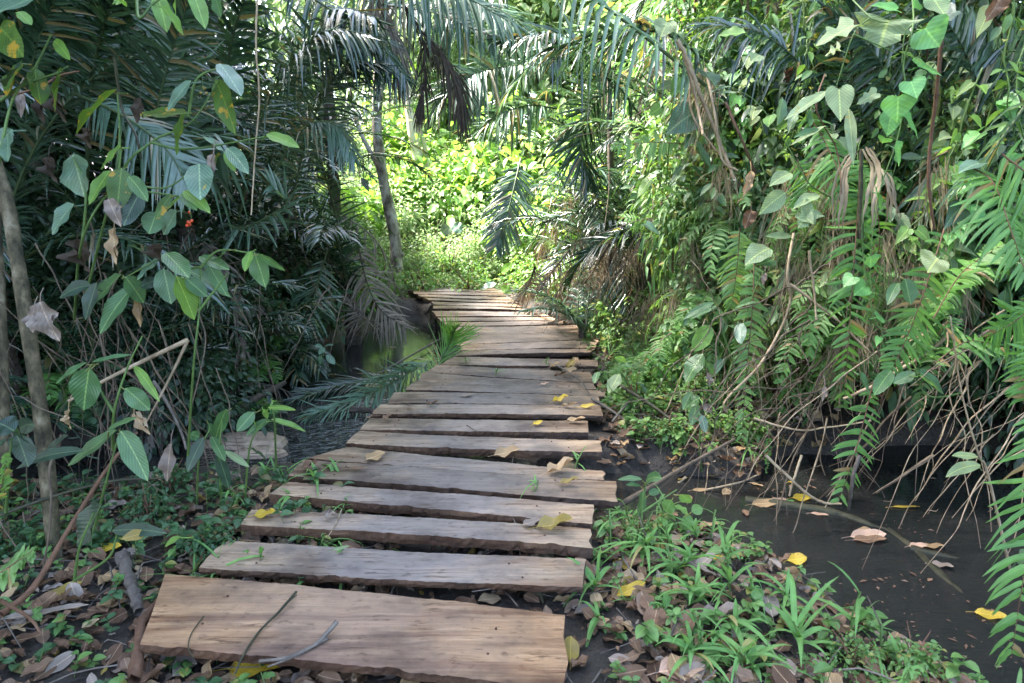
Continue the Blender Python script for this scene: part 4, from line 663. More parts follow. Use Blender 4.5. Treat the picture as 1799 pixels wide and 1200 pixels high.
leafy('broadleaf_shrub', 'plant with one torn dark leaf leaning over the leaf litter', 'shrub', [[(130, 1020, 2.15), (140, 960), (165, 900)], [(130, 1020, 2.15), (190, 980), (205, 940)]],
 [(178, 893, 145, 957, 72, DK, FLATLEAF), (197, 940, 293, 928, 24, DK), (257, 938, 215, 948, 20, 'olive'), (317, 945, 287, 955, 12, LI)], 2.1, DK)
leafy('broadleaf_shrub', 'dark large leaved plant low at the edge of the thicket', 'shrub', [[(10, 900, 2.3), (15, 820), (20, 770)]], [(25, 760, -10, 735, 40), (30, 770, 48, 812, 40), (5, 775, -20, 810, 36), (35, 760, 60, 735, 30)], 2.2, DK)
leafy('broadleaf_shrub', 'small seedlings with pointed leaves standing in the dark pond', 'shrub', [[(565, 650, 6.2), (567, 630), (570, 608)], [(430, 640, 6), (438, 630)], [(575, 660, 6.2), (577, 640)]], [(567, 612, 552, 604, 9), (570, 610, 586, 603, 8), (570, 612, 560, 622, 9), (573, 625, 588, 640, 12), (565, 625, 562, 640, 11), (436, 628, 418, 624, 8), (438, 628, 450, 634, 8)], 6.0, B_, petiole=False, sr=.004)

# bank side: heart leaved vine and other broad leaves
HT = HEART
leafy('heart_leaf_vine', 'vine of smooth pale heart shaped leaves hanging down in a chain', 'vine', [[(1600, -30, 3.4), (1605, 40), (1588, 110), (1592, 170), (1575, 250), (1545, 340), (1530, 450), (1535, 560), (1560, 580)], [(1605, 40), (1590, 60), (1585, 110)]],
 [(1625, 52, 1650, 84, 60), (1612, 118, 1655, 132, 38), (1600, 145, 1612, 170, 38), (1578, 172, 1577, 210, 52), (1565, 205, 1559, 237, 34), (1588, 205, 1615, 235, 38), (1572, 260, 1580, 290, 46), (1556, 243, 1550, 252, 22), (1530, 452, 1530, 472, 38), (1540, 340, 1547, 372, 38), (1608, -5, 1605, 8, 40), (1648, 455, 1630, 476, 60, 'ragged'), (1500, 488, 1482, 502, 30), (1520, 505, 1500, 520, 30), (1545, 595, 1540, 605, 12), (1540, 558, 1555, 566, 22), (1512, 660, 1528, 690, 20, 'leaf'), (1575, 20, 1530, 8, 34)], 3.15, 'heart', HT, sr=.004)
leafy('ragged_leaf_vine', 'climber with ragged grey green lobed leaves above the ferns', 'vine', [[(1480, -20, 3.5), (1530, 30), (1560, 40)], [(1530, 30), (1500, 60), (1470, 150)], [(1500, 60), (1580, 95)]],
 [(1500, 48, 1435, 82, 46, 'ragged', LOBED), (1560, 38, 1545, 85, 88, 'ragged', LOBED), (1475, 88, 1450, 98, 40, 'ragged', LOBED), (1580, 94, 1620, 105, 20, 'leaf_lime', FLATLEAF), (1474, 160, 1477, 212, 40, 'ragged', HT), (1490, 195, 1502, 276, 17, 'ragged', LANCE), (1454, 165, 1380, 217, 24, 'ragged', LANCE), (1540, 165, 1506, 185, 20, 'ragged', LOBED), (1680, 20, 1650, 40, 50, DK, HT), (1640, 0, 1660, 30, 40, 'ragged', HT), (1740, 20, 1716, 60, 34, 'ragged', HT), (1440, 230, 1395, 240, 14, 'leaf', LANCE), (1450, 225, 1390, 258, 16, 'ragged', LANCE), (1665, 95, 1658, 60, 40, DK)], 3.2, 'ragged', sr=.004)
leafy('ragged_leaf_vine', 'trailing stem with serrated grey leaves among the hanging dry stems', 'vine', [[(1465, 350, 3.6), (1420, 320), (1380, 250), (1330, 180), (1280, 150)], [(1420, 320), (1380, 350), (1330, 370)]],
 [(1380, 342, 1333, 373, 30), (1440, 347, 1392, 354, 22), (1430, 370, 1402, 395, 36, 'ragged', LOBED), (1390, 308, 1352, 322, 26), (1375, 175, 1365, 220, 28, 'leaf_sheen'), (1285, 155, 1242, 158, 12, 'leaf', LANCE), (1300, 165, 1255, 168, 10), (1305, 155, 1310, 150, 14), (1400, 200, 1385, 230, 16, 'leaf'), (1355, 205, 1350, 225, 20, 'leaf_lime'), (1390, 418, 1345, 421, 14), (1352, 440, 1308, 456, 40), (1358, 460, 1330, 470, 30, 'leaf'), (1335, 100, 1320, 110, 24), (1240, 130, 1256, 151, 40, DK, HT), (1400, 375, 1430, 390, 28), (1310, 60, 1262, 64, 30, 'leaf_lime'), (1385, 275, 1400, 300, 22)], 3.5, 'ragged', LANCE, sr=.004)
leafy('broadleaf_shrub', 'plant with pale underside leaves near the top of the bank', 'shrub', [[(1170, 330, 5.2), (1180, 200), (1190, 130)], [(1185, 180), (1210, 160)]], [(1172, 40, 1160, 70, 34, 'ragged', HT), (1190, 60, 1202, 75, 28, 'ragged', HT), (1182, 150, 1156, 162, 26, 'ragged', HT), (1195, 140, 1180, 170, 22, 'leaf_lime', HT), (1160, 190, 1140, 205, 20, 'leaf_lime'), (1215, 205, 1170, 230, 48, 'leaf_sheen', HT), (1140, 320, 1120, 350, 24, 'leaf_lime'), (1165, 330, 1200, 350, 16, 'leaf_lime'), (1135, 395, 1160, 410, 16, 'leaf_sheen')], 5.0, 'leaf', HT)
leafy('broadleaf_shrub', 'tall stem with blue green pointed leaves growing up from the bank foot', 'shrub', [[(1240, 880, 4.3), (1230, 760), (1275, 670), (1300, 590), (1330, 500), (1370, 435)], [(1290, 640), (1268, 580), (1250, 540)]],
 [(1255, 535, 1200, 552, 12), (1260, 540, 1215, 560, 10), (1262, 545, 1270, 590, 30, B_), (1300, 570, 1302, 604, 20, B_), (1290, 545, 1330, 530, 10), (1248, 575, 1218, 622, 30, LI), (1235, 625, 1205, 668, 36, 'leaf'), (1272, 632, 1245, 665, 14, B_), (1255, 660, 1240, 640, 14), (1230, 700, 1205, 712, 20), (1225, 710, 1215, 745, 18), (1215, 690, 1200, 720, 16), (1232, 730, 1240, 760, 14, B_)], 4.05, 'leaf', OVATE)
leafy('broadleaf_shrub', 'star of four glossy leaves at the end of a curved stalk', 'shrub', [[(1690, 690, 3.3), (1650, 698), (1625, 690), (1606, 655)]], [(1608, 657, 1570, 677, 22), (1612, 655, 1662, 682, 24), (1613, 662, 1655, 690, 16, LI), (1608, 650, 1620, 675, 12), (1566, 655, 1536, 691, 26), (1545, 540, 1588, 510, 0.1)][:5]+[(1578, 500, 1560, 525, 18), (1590, 492, 1600, 535, 34, 'leaf')], 3.25, 'leaf', OVATE, sr=.005)
leafy('broadleaf_shrub', 'stalk with two eaten pale leaves hanging before the dark pool', 'shrub', [[(1775, 1000, 2.8), (1735, 830), (1720, 800), (1690, 690), (1670, 555)]], [(1718, 805, 1672, 800, 16, 'ragged'), (1722, 822, 1660, 822, 22, 'ragged'), (1785, 990, 1800, 965, 30, B_), (1690, 370, 1660, 385, 34, DK, HT), (1720, 290, 1685, 300, 36, B_, HT)], 2.75, 'ragged', FLATLEAF, 'liana', sr=.006)
leafy('broadleaf_shrub', 'small bushy plant with pointed leaves at the corner of the pool bank', 'shrub', [[(1125, 990, 3.0), (1128, 900), (1135, 850)], [(1128, 900), (1190, 860)]], [(1128, 845, 1085, 838, 12), (1135, 848, 1165, 828, 24), (1125, 855, 1100, 850, 10), (1130, 865, 1122, 905, 26), (1140, 870, 1160, 860, 14), (1180, 880, 1170, 900, 26, 'herb'), (1195, 870, 1215, 880, 22, 'herb'), (1185, 890, 1208, 905, 26, 'herb'), (1205, 905, 1210, 935, 24, 'herb'), (1165, 915, 1185, 935, 26, 'herb'), (1215, 900, 1235, 890, 20, 'herb')], 3.0, 'leaf')
leafy('broadleaf_shrub', 'low plant with grey green oval leaves leaning onto the boards', 'shrub', [[(1110, 700, 5), (1095, 660), (1070, 645)], [(1110, 700, 5), (1080, 690), (1068, 675)]], [(1088, 660, 1070, 690, 24, 'ragged'), (1085, 640, 1110, 646, 12), (1050, 655, 1045, 672, 14), (1115, 650, 1125, 640, 16, B_), (1100, 640, 1080, 625, 14, LI), (1125, 675, 1135, 690, 16, B_), (1130, 760, 1110, 770, 24), (1150, 745, 1165, 760, 24), (1140, 775, 1170, 785, 20, B_), (1105, 800, 1100, 840, 10, LI), (1160, 770, 1172, 800, 10, LI)], 4.6, 'leaf')
leafy('broadleaf_shrub', 'plant with broad pale leaves beyond the far boards', 'shrub', [[(800, 470, 12.5), (795, 420), (790, 395)], [(870, 515, 10.6), (880, 490)]], [(790, 400, 776, 408, 22, 'ragged'), (795, 398, 812, 405, 22, B_), (872, 500, 845, 506, 16, B_), (880, 505, 900, 515, 14, LI), (880, 480, 900, 465, 14, LI), (885, 490, 905, 480, 10, LI), (770, 360, 750, 375, 16, LI), (830, 340, 815, 360, 16, LI)], 10.8, LI)

# ------------------------------------------------------------------ ferns
def fern(label, pts, dep, l=.16, w=.025, n=36, mat='fern', side=(1, .15, 0), droop=.25, a0=85, a1=60, more=(), lift=.05, miss=.06):
    dd = dep if isinstance(dep, (list, tuple)) else [dep]*len(pts); path = catmull([P(p[0], p[1], q) for p, q in zip(pts, dd)], 30); o = path[0].copy()
    t = thing('fern', o, label, 'fern', None)
    frond_mesh('frond', path, t, o, mat, n=n, l=l, w=w, a0=a0, a1=a1, lift=lift, droop=droop, s0=.06, side=side, miss=miss, rr=.004, tm=PINNA, rmat='stem_brown', prof_=1.15, jit=.09, dvar=.6)
    for pp, dp, ll in more:
        path = catmull([P(p[0], p[1], dp) for p in pp], 26); frond_mesh('frond', path, t, o, mat, n=int(n*.8), l=ll, w=w*.9, a0=a0, a1=a1, lift=lift, droop=droop, s0=.06, side=side, miss=miss, rr=.0035, tm=PINNA, rmat='stem_brown', prof_=1.15, jit=.11, dvar=.6)
    return t
fern('long fern frond hanging straight down the middle of the bank', [(1512, 262), (1505, 400), (1495, 540), (1484, 690)], [3.75, 3.6, 3.5, 3.5], l=.185, w=.021, n=34, more=(([(1530, 300), (1545, 400), (1540, 500), (1530, 560)], 3.8, .15),))
fern('dark fern frond with a red brown rib slanting toward the pool', [(1660, 400), (1625, 510), (1595, 590), (1562, 660)], [3.5, 3.4, 3.35, 3.3], l=.2, w=.022, n=26, mat='fern', droop=.2)
fern('bright arching fern with broad leaflets above the pool', [(1700, 290), (1745, 320), (1775, 400), (1802, 480)], [2.9, 2.75, 2.65, 2.6], l=.22, w=.019, n=30, mat='fern', droop=.35, more=(([(1760, 270), (1830, 330), (1880, 430)], 2.7, .26), ([(1830, 520), (1790, 560), (1740, 590)], 2.6, .16)))
fern('fern with curved leaflets trailing over the water at the edge', [(1860, 640), (1850, 760), (1828, 900), (1800, 1010), (1778, 1150)], [2.35, 2.3, 2.25, 2.2, 2.2], l=.23, w=.022, n=34, mat='fern', droop=.3, more=(([(1880, 560), (1840, 640), (1800, 700)], 2.4, .2),))
fern('narrow pale fern hanging beside the tall stem', [(1326, 430), (1322, 540), (1312, 650), (1303, 770)], [4.2, 4.05, 4.0, 3.95], l=.125, w=.022, n=44, mat='fern_pale', more=(([(1300, 400), (1295, 470), (1285, 540)], 4.3, .16),))
fern('fern tip with notched leaflets dipping toward the dark water', [(1535, 670), (1515, 750), (1495, 820), (1472, 885)], [3.4, 3.35, 3.3, 3.25], l=.14, w=.022, n=18, mat='fern', droop=.2, miss=.1)
fern('wide fern partly hidden behind the lobed leaves', [(1420, 200), (1450, 250), (1480, 320), (1490, 390)], [4.1, 4.0, 3.9, 3.9], l=.2, w=.019, n=28, mat='fern', droop=.3, more=(([(1400, 280), (1420, 330), (1400, 400)], 4.0, .16),))
fern('bright horizontal fern frond against the dark stems', [(1205, 253), (1160, 250), (1115, 252), (1076, 254)], 5.0, l=.12, w=.03, n=15, mat='fern_pale', side=(.1, .5, 1), droop=.5, lift=0)
fern('feathery yellow green fern leaning over the bank edge', [(1160, 360), (1195, 330), (1230, 345), (1255, 390)], 5.2, l=.16, w=.02, n=26, mat='fern_pale', droop=.3, side=(.3, .8, .5), more=(([(1190, 430), (1215, 410), (1230, 440)], 5.2, .12), ([(1150, 420), (1125, 390), (1090, 380)], 5.4, .14)))
fern('tiny narrow fern dangling by the root tangle', [(1352, 740), (1350, 790), (1347, 830)], 3.9, l=.03, w=.012, n=18, mat='fern')
fern('small pale fern tip beside the sapling trunk', [(-40, 1030), (10, 1000), (56, 968)], 1.7, l=.07, w=.022, n=20, mat='fern_pale', side=(.2, .8, .6), more=(([(-30, 920), (0, 860), (10, 800)], 1.7, .05),))
fern('small fern growing under the bank climbers', [(1190, 690), (1150, 640), (1120, 620)], 4.9, l=.1, w=.02, n=18, mat='fern', side=(.3, .8, .4))
fern('fern at the far corner with light shining through', [(1640, 560), (1690, 480), (1760, 430)], 3.2, l=.18, w=.021, n=24, mat='fern', side=(.3, .8, .4), more=(([(1640, 640), (1700, 600), (1760, 610)], 3.3, .16),))

# small dark palms leaning in over the boards on the bank side
palm(1.55, 8.0, 'dark palm with fronds brushing the far boards', h=.5, nf=12, L=1.9, az=(-160, 20), el=(35, 85), bend=(50, 100), l=.42, w=.028, seed=21, dead=3, n=40)
palm(1.25, 9.4, 'dark palm crouching at the last bend of the boards', h=.6, nf=11, L=1.9, az=(-160, 20), el=(35, 85), bend=(50, 100), l=.42, w=.028, seed=22, dead=3, n=40)
palm(2.1, 7.2, 'palm with a fan of dark fronds above the leafy bank foot', h=1.0, nf=11, L=1.8, az=(-150, 30), el=(45, 88), bend=(50, 100), l=.42, w=.028, seed=23, dead=2, n=40, mat=('palm', 'palm_pale'))
palm(-3.6, 4.7, 'slender palm whose fine fronds fill the gap above the big leaf spray', h=1.1, nf=13, L=2.2, az=(60, 330), el=(35, 88), bend=(40, 95), l=.42, w=.026, seed=24, n=46, mat=('palm', 'palm_blue'))
palm(-4.2, 3.4, 'palm close to the viewer with dark fronds above the leaning sapling', h=1.6, nf=12, L=2.2, az=(0, 180), el=(40, 88), bend=(40, 95), l=.42, w=.028, seed=25, n=42, mat=('palm', 'palm_blue'))

# climbers hanging as a curtain from the bank, ferns on the bank, straw hanging from the palms: prototypes copied as things
def strand_proto(seed, L, n, sz, mat, tm, asp):
    r_ = np.random.default_rng(seed); k = 12; p = np.zeros((k, 3)); p[:, 2] = -np.linspace(0, L, k); p[:, :2] = np.cumsum(r_.normal(0, .022, (k, 2)), 0); p[:3, 2] += (.12, .1, .03)
    m = MB(); tube(m, catmull(p, 26), np.linspace(.005, .002, 26), 5); s_ = m.build('stem', M['stem']); me_s = s_.data; bpy.data.objects.remove(s_)
    m = MB(); s = np.sort(r_.uniform(.0, 1, n)); b = interp(p, s); a = r_.uniform(0, 6.28, n); d = np.stack([np.cos(a)*.8, np.sin(a)*.8-.3, r_.uniform(-1.0, .1, n)], 1); b = b+d*.03
    z = sz*r_.uniform(.55, 1.25, n); place(m, tm, b, d, np.array((0, -.55, .8))+r_.normal(0, .3, (n, 3)), z, z*asp, .2); f = m.build('foliage', M[mat]); me_f = f.data; bpy.data.objects.remove(f)
    return (('stem', me_s), ('foliage', me_f))
SPR = [strand_proto(80, .9, 20, .10, 'heart', LEAFH, .85), strand_proto(81, .8, 24, .085, 'leaf', LEAF3, .5), strand_proto(82, 1.0, 22, .11, 'ragged', LEAFH, .8), strand_proto(83, .7, 26, .09, 'herb', LEAF3, .45), strand_proto(84, .9, 18, .13, 'leaf', LEAF3, .42), strand_proto(85, .8, 24, .08, 'leaf_lime', LEAFH, .7)]
def fern_proto(seed, nf, mat):
    r_ = np.random.default_rng(seed); out = []
    for q in range(nf):
        pth = arch((0, 0, 0), r_.uniform(90, 270), r_.uniform(10, 60), r_.uniform(.45, .75), r_.uniform(80, 130), 18)
        o = frond_mesh('frond', pth, None, None, mat, n=26, l=.13, w=.02, a0=85, a1=60, lift=.05, droop=.3, s0=.08, miss=.08, rr=.003, tm=PINNA, rmat='stem_brown', prof_=1.15, jit=.16, dvar=.6); out.append(('frond', o.data)); bpy.data.objects.remove(o)
    return out
FPR = [fern_proto(90, 5, 'fern'), fern_proto(91, 6, 'fern_pale'), fern_proto(92, 4, 'fern')]
def straw_proto(seed):
    m = MB(); r_ = np.random.default_rng(seed); n = 46; b = r_.normal(0, .06, (n, 3)); d = np.stack([r_.normal(0, .28, n), r_.normal(0, .28, n), np.full(n, -1.)], 1); place(m, BLADE5, b, d, r_.normal(size=(n, 3)), r_.uniform(.25, .75, n), r_.uniform(.003, .010, n), r_.uniform(-.2, .3, n)); o = m.build('straw', M['straw']); me = o.data; bpy.data.objects.remove(o); return (('straw', me),)
STP = [straw_proto(95), straw_proto(96)]
def put(parts, name, p, label, cat, grp, s=1.0, rz=None):
    t = thing(name, p, label, cat, grp); t['kind'] = 'thing'; t.rotation_euler = (rng.normal(0, .08), rng.normal(0, .12), rng.normal(0, .6) if rz is None else rz); t.scale = (s, s, s*rng.uniform(.85, 1.15))
    for nm, me in parts:
        c = bpy.data.objects.new(nm, me); COL.objects.link(c); c.parent = t
    return t
for k in range(100):
    px = rng.uniform(1150, 1800); py = rng.uniform(-30, 470) if px > 1260 else rng.uniform(150, 560); dp = float(np.interp(px, [1150, 1260, 1400, 1550, 1800], [5.3, 4.8, 4.25, 3.95, 3.5]))+rng.uniform(-.05, .9)
    if 1470 < px < 1690 and py < 330 and rng.random() < .6: continue
    put(SPR[rng.integers(0, len(SPR))], 'hanging_climber', P(px, py, dp), 'leafy climber strand hanging down the face of the bank', 'climber', 'climbers hanging down the bank', rng.uniform(.7, 1.15))
for k in range(24):
    px = rng.uniform(1120, 1790); py = rng.uniform(300, 640); dp = float(np.interp(px, [1120, 1260, 1400, 1550, 1800], [5.4, 4.8, 4.25, 3.9, 3.5]))+rng.uniform(0, .5)
    put(FPR[k % 3], 'bank_fern', P(px, py, dp), 'fern clump with arching fronds growing out of the bank', 'fern', 'ferns growing out of the bank', rng.uniform(.7, 1.1))
for px, py, dp in ((1000, 350, 8.2), (1040, 380, 7.8), (975, 400, 8.6), (1075, 420, 7.2), (1020, 430, 7.8), (1110, 440, 6.6), (950, 430, 9), (1060, 470, 7.2), (1230, 130, 5.4), (1210, 240, 5.5), (1245, 260, 5.3), (1290, 330, 4.9), (1440, 330, 4.1), (1400, 470, 4.1), (1320, 520, 4.3), (1480, 420, 3.9), (1600, 470, 3.8), (1230, 470, 5.0), (1140, 530, 5.9)):
    put(STP[rng.integers(0, 2)], 'dry_straw', P(px, py, dp), 'bunch of dry grey straw hanging among the green leaves', 'straw', 'dry straw hanging on the bank', rng.uniform(.6, 1.0))

# low palms, ferns and dark leaves that fill the shade down to the pond
palm(-2.55, 5.9, 'low feathery palm at the muddy rim of the pond', h=.2, nf=10, L=1.25, az=(20, 300), el=(25, 75), bend=(40, 95), l=.32, w=.02, seed=31, dead=1, n=40, tr=.05)
palm(-3.1, 4.9, 'low palm with fine dark fronds beside the creek mud', h=.2, nf=10, L=1.2, az=(20, 300), el=(25, 75), bend=(40, 95), l=.3, w=.02, seed=32, dead=1, n=40, tr=.05)
palm(-2.3, 7.0, 'low palm with fronds dipping to the still pond', h=.25, nf=9, L=1.3, az=(150, 300), el=(20, 75), bend=(40, 100), l=.34, w=.022, seed=33, dead=2, n=40, tr=.05)
palm(-3.6, 3.9, 'low dark palm in the shade behind the leaning sapling', h=.3, nf=9, L=1.2, az=(0, 300), el=(25, 75), bend=(40, 95), l=.3, w=.022, seed=34, dead=1, n=36, tr=.05)
for k in range(26):
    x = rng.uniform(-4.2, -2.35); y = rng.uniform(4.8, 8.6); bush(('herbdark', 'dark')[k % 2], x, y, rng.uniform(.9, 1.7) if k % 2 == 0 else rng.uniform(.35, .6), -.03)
for k in range(9):
    x = rng.uniform(-4.0, -2.3); y = rng.uniform(4.7, 7.5); t = put(FPR[2 if k % 2 else 0], 'shade_fern', (x, y, float(H(x, y))+.25), 'dark fern clump in the shade beyond the creek', 'fern', 'ferns in the shade beyond the creek', rng.uniform(.7, 1.1), rng.uniform(0, 6))
for k in range(16):
    px, py = ((1240, 160), (1275, 300), (1360, 420), (1460, 320), (1410, 520), (1330, 600), (1520, 560), (1620, 480), (1690, 500), (1210, 420), (1180, 520), (1300, 460), (1560, 420), (1480, 600), (1380, 330), (1650, 300))[k]; dp = float(np.interp(px, [1150, 1260, 1400, 1550, 1800], [5.2, 4.6, 4.05, 3.8, 3.4]))
    put(STP[k % 2], 'dry_straw', P(px, py, dp), 'bunch of dry grey straw hanging among the green leaves', 'straw', 'dry straw hanging on the bank', rng.uniform(.45, .8))
# ------------------------------------------------------------------ leaf litter and ground cover (nobody could count these)
def ground_pts(N, x0, x1, y0, y1, dry=True):
    x = rng.uniform(x0, x1, N*2); y = rng.uniform(y0, y1, N*2); z = H(x, y)
    k = z > WZ+.04 if dry else np.ones(len(z), bool); return np.stack([x, y, z], 1)[k][:N]
def litter(m, pts, mi_p, s=(.06, .16), up=.015):
    N = len(pts); d = rdir(N, -.25, .3); nv = np.array((0, 0, 1.))+rng.normal(0, .4, (N, 3)); L = rng.uniform(*s, N); mi = rng.choice(len(mi_p), N, p=mi_p)
    pts = pts+np.stack([np.zeros(N), np.zeros(N), rng.uniform(0, up*2.5, N)], 1)
    for k in range(len(mi_p)):
        q = mi == k
        for tmp, sel in ((DRY, rng.random(N) < .4), (FLATLEAF, None)):
            qq = q & sel if sel is not None else q & ~last
            last = sel if sel is not None else last
            if qq.any(): place(m, tmp, pts[qq], d[qq], nv[qq], L[qq], L[qq]*rng.uniform(.4, .65, qq.sum()), rng.uniform(-.1, .25, qq.sum()), k)
m = MB()
litter(m, ground_pts(1900, -3.4, -.5, 1.4, 3.7), [.72, .12, .13, .03], (.035, .12))
litter(m, ground_pts(800, .3, 1.9, 1.4, 3.6), [.6, .18, .2, .02], (.035, .11))
litter(m, ground_pts(420, -1.2, .7, 1.4, 3.4), [.6, .2, .18, .02], (.05, .13))
litter(m, ground_pts(700, .8, 2.6, 4.5, 9), [.55, .2, .25, 0], (.05, .14))
litter(m, ground_pts(900, .65, 2.0, 4.0, 5.8), [.5, .25, .25, 0], (.05, .13))
litter(m, ground_pts(700, -5, -2.2, 4.8, 11), [.8, .1, .1, 0], (.05, .14))
litter(m, ground_pts(300, -2.5, 1.2, 8.5, 13), [.6, .2, .2, 0], (.05, .12))
litter(m, ground_pts(1600, -3.2, 1.8, 1.4, 3.6), [.6, .15, .23, .02], (.012, .04))
tag(m.build('leaf_litter', [M['dead'], M['dead_tan'], M['dead_grey'], M['olive']]), 'layer of brown dead leaves over the muddy banks', 'leaf litter', kind='stuff')
m = MB()
for q in range(1500):                                    # broken twigs and fibres in the litter
    p = ground_pts(1, *((-3.2, 1.8, 1.4, 3.7), (.9, 2.4, 4.6, 9), (-4.5, -2.3, 5, 10))[q % 3])
    if len(p) == 0: continue
    d = rdir(1, -.1, .35)[0]; l = rng.uniform(.06, .4); tube(m, catmull([p[0]+(0, 0, .01), p[0]+d*l*.5+rng.normal(0, .02, 3)+(0, 0, .01), p[0]+d*l], 5), rng.uniform(.0012, .004), 4)
tag(m.build('twig_litter', M['stick']), 'scatter of thin broken twigs among the dead leaves', 'twigs', kind='stuff')

def sprigs(m, pts, leaf=(.025, .055), per=8, hgt=(.04, .16)):
    for p in pts:
        h = rng.uniform(*hgt); top = p+np.array((rng.normal(0, .03), rng.normal(0, .03), h)); n = rng.integers(per-3, per+3); s = np.sort(rng.uniform(.25, 1, n))[:, None]
        b = p*(1-s)+top*s; d = rdir(n, -.1, .5); L = rng.uniform(*leaf, n)*1.3; place(m, LEAF3, b, d, np.array((0, 0, 1.))+rng.normal(0, .2, (n, 3)), L, L*.62, .25, 0); tube(m, [p, top], .0016, 4, 1)
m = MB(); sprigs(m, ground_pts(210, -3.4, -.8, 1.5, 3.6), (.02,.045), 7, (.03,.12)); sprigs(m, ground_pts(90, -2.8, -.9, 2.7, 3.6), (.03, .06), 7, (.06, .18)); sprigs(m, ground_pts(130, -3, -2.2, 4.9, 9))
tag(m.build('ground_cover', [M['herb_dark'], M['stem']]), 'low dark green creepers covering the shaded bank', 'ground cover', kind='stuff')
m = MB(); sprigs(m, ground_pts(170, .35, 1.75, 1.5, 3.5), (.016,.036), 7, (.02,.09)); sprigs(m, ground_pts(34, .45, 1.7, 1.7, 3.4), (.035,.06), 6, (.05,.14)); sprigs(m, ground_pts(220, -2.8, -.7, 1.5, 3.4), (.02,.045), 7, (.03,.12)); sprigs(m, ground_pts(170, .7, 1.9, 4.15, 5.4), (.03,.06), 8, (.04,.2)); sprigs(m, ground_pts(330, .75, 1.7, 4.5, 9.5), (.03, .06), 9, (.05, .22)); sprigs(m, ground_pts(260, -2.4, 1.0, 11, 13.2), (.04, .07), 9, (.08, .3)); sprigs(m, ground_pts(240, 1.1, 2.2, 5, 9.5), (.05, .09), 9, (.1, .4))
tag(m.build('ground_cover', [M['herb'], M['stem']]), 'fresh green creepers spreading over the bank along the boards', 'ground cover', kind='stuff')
# bright weedy slope that closes the path's far end
m = MB()
for _ in range(900):
    x = rng.uniform(-3.2, 2.4); y = rng.uniform(12.9, 16); z = float(H(x, y)); h = rng.uniform(.2, .9); p = np.array((x, y, z)); top = p+np.array((rng.normal(0, .12), rng.normal(0, .1), h)); n = 14; s = np.sort(rng.uniform(.15, 1, n))[:, None]; L = rng.uniform(.05, .12, n)
    place(m, LEAF3, p*(1-s)+top*s, rdir(n, -.3, .4), np.array((0, -.3, 1.))+rng.normal(0, .3, (n, 3)), L, L*.5, .3, int(rng.random() < .5)); tube(m, [p, top], .004, 4, 2)
tag(m.build('weeds', [M['bush_sun'], M['leaf_lime'], M['liana']]), 'tall bright weeds and dry stems closing off the end of the path', 'weeds', kind='stuff')

for x0, x1, y0, y1, n, kd, s in [(.85, 1.2, 4.9, 8.5, 14, 'herb', (.4, .9)), (.8, 1.7, 4.2, 5.2, 8, 'herb', (.4, .8)), (.55, 1.4, 1.9, 3.4, 4, 'herb', (.25, .4)), (-2.6, -1.2, 2.0, 3.5, 5, 'herbdark', (.3, .5)), (1.1, 2.0, 4.8, 9, 14, 'herb', (.8, 1.4)), (-2.6, -2.0, 8.8, 12, 12, 'herb', (.9, 1.6)), (-1.6, -.6, 10.8, 12.9, 8, 'herb', (.6, 1.2)), (.3, 1.0, 10, 12.6, 10, 'herb', (.8, 1.5))]:
    for p in ground_pts(n, x0, x1, y0, y1): bush(kd, p[0], p[1], rng.uniform(*s), -.02)

# ------------------------------------------------------------------ grass tufts
def grass(p, label, n=11, L=(.14, .26), W=.018, mat='grass', lean=.5, stem=0.0, grp=None):
    p = np.asarray(p, float); t = thing('grass_plant', p, label, 'grass plant', grp); t['kind'] = 'thing'; m = MB(); n = max(n, 5)
    b = p+rng.normal(0, .012, (n, 3))*(1, 1, .2); d = rdir(n, .2, .98); ln = rng.uniform(L[0]*.6, L[1]*1.15, n)
    if stem: top = p+np.array((rng.normal(0, .04), rng.normal(0, .04), stem)); s = rng.uniform(.2, 1, (n, 1)); b = p*(1-s)+top*s
    place(m, BLADE5, b, d, np.array((0, 0, 1.))+rng.normal(0, .2, (n, 3)), ln, W*rng.uniform(.75, 1.15, n), rng.uniform(.4, 1.0, n)*lean*1.3, 0); m.build('blade_cluster', M[mat], t, p)
    if stem: m = MB(); tube(m, catmull([p-(0, 0, .02), (p+top)/2+rng.normal(0, .01, 3), top], 8), [.004]*8, 5); m.build('stem', M['stem'], t, p)
    return t
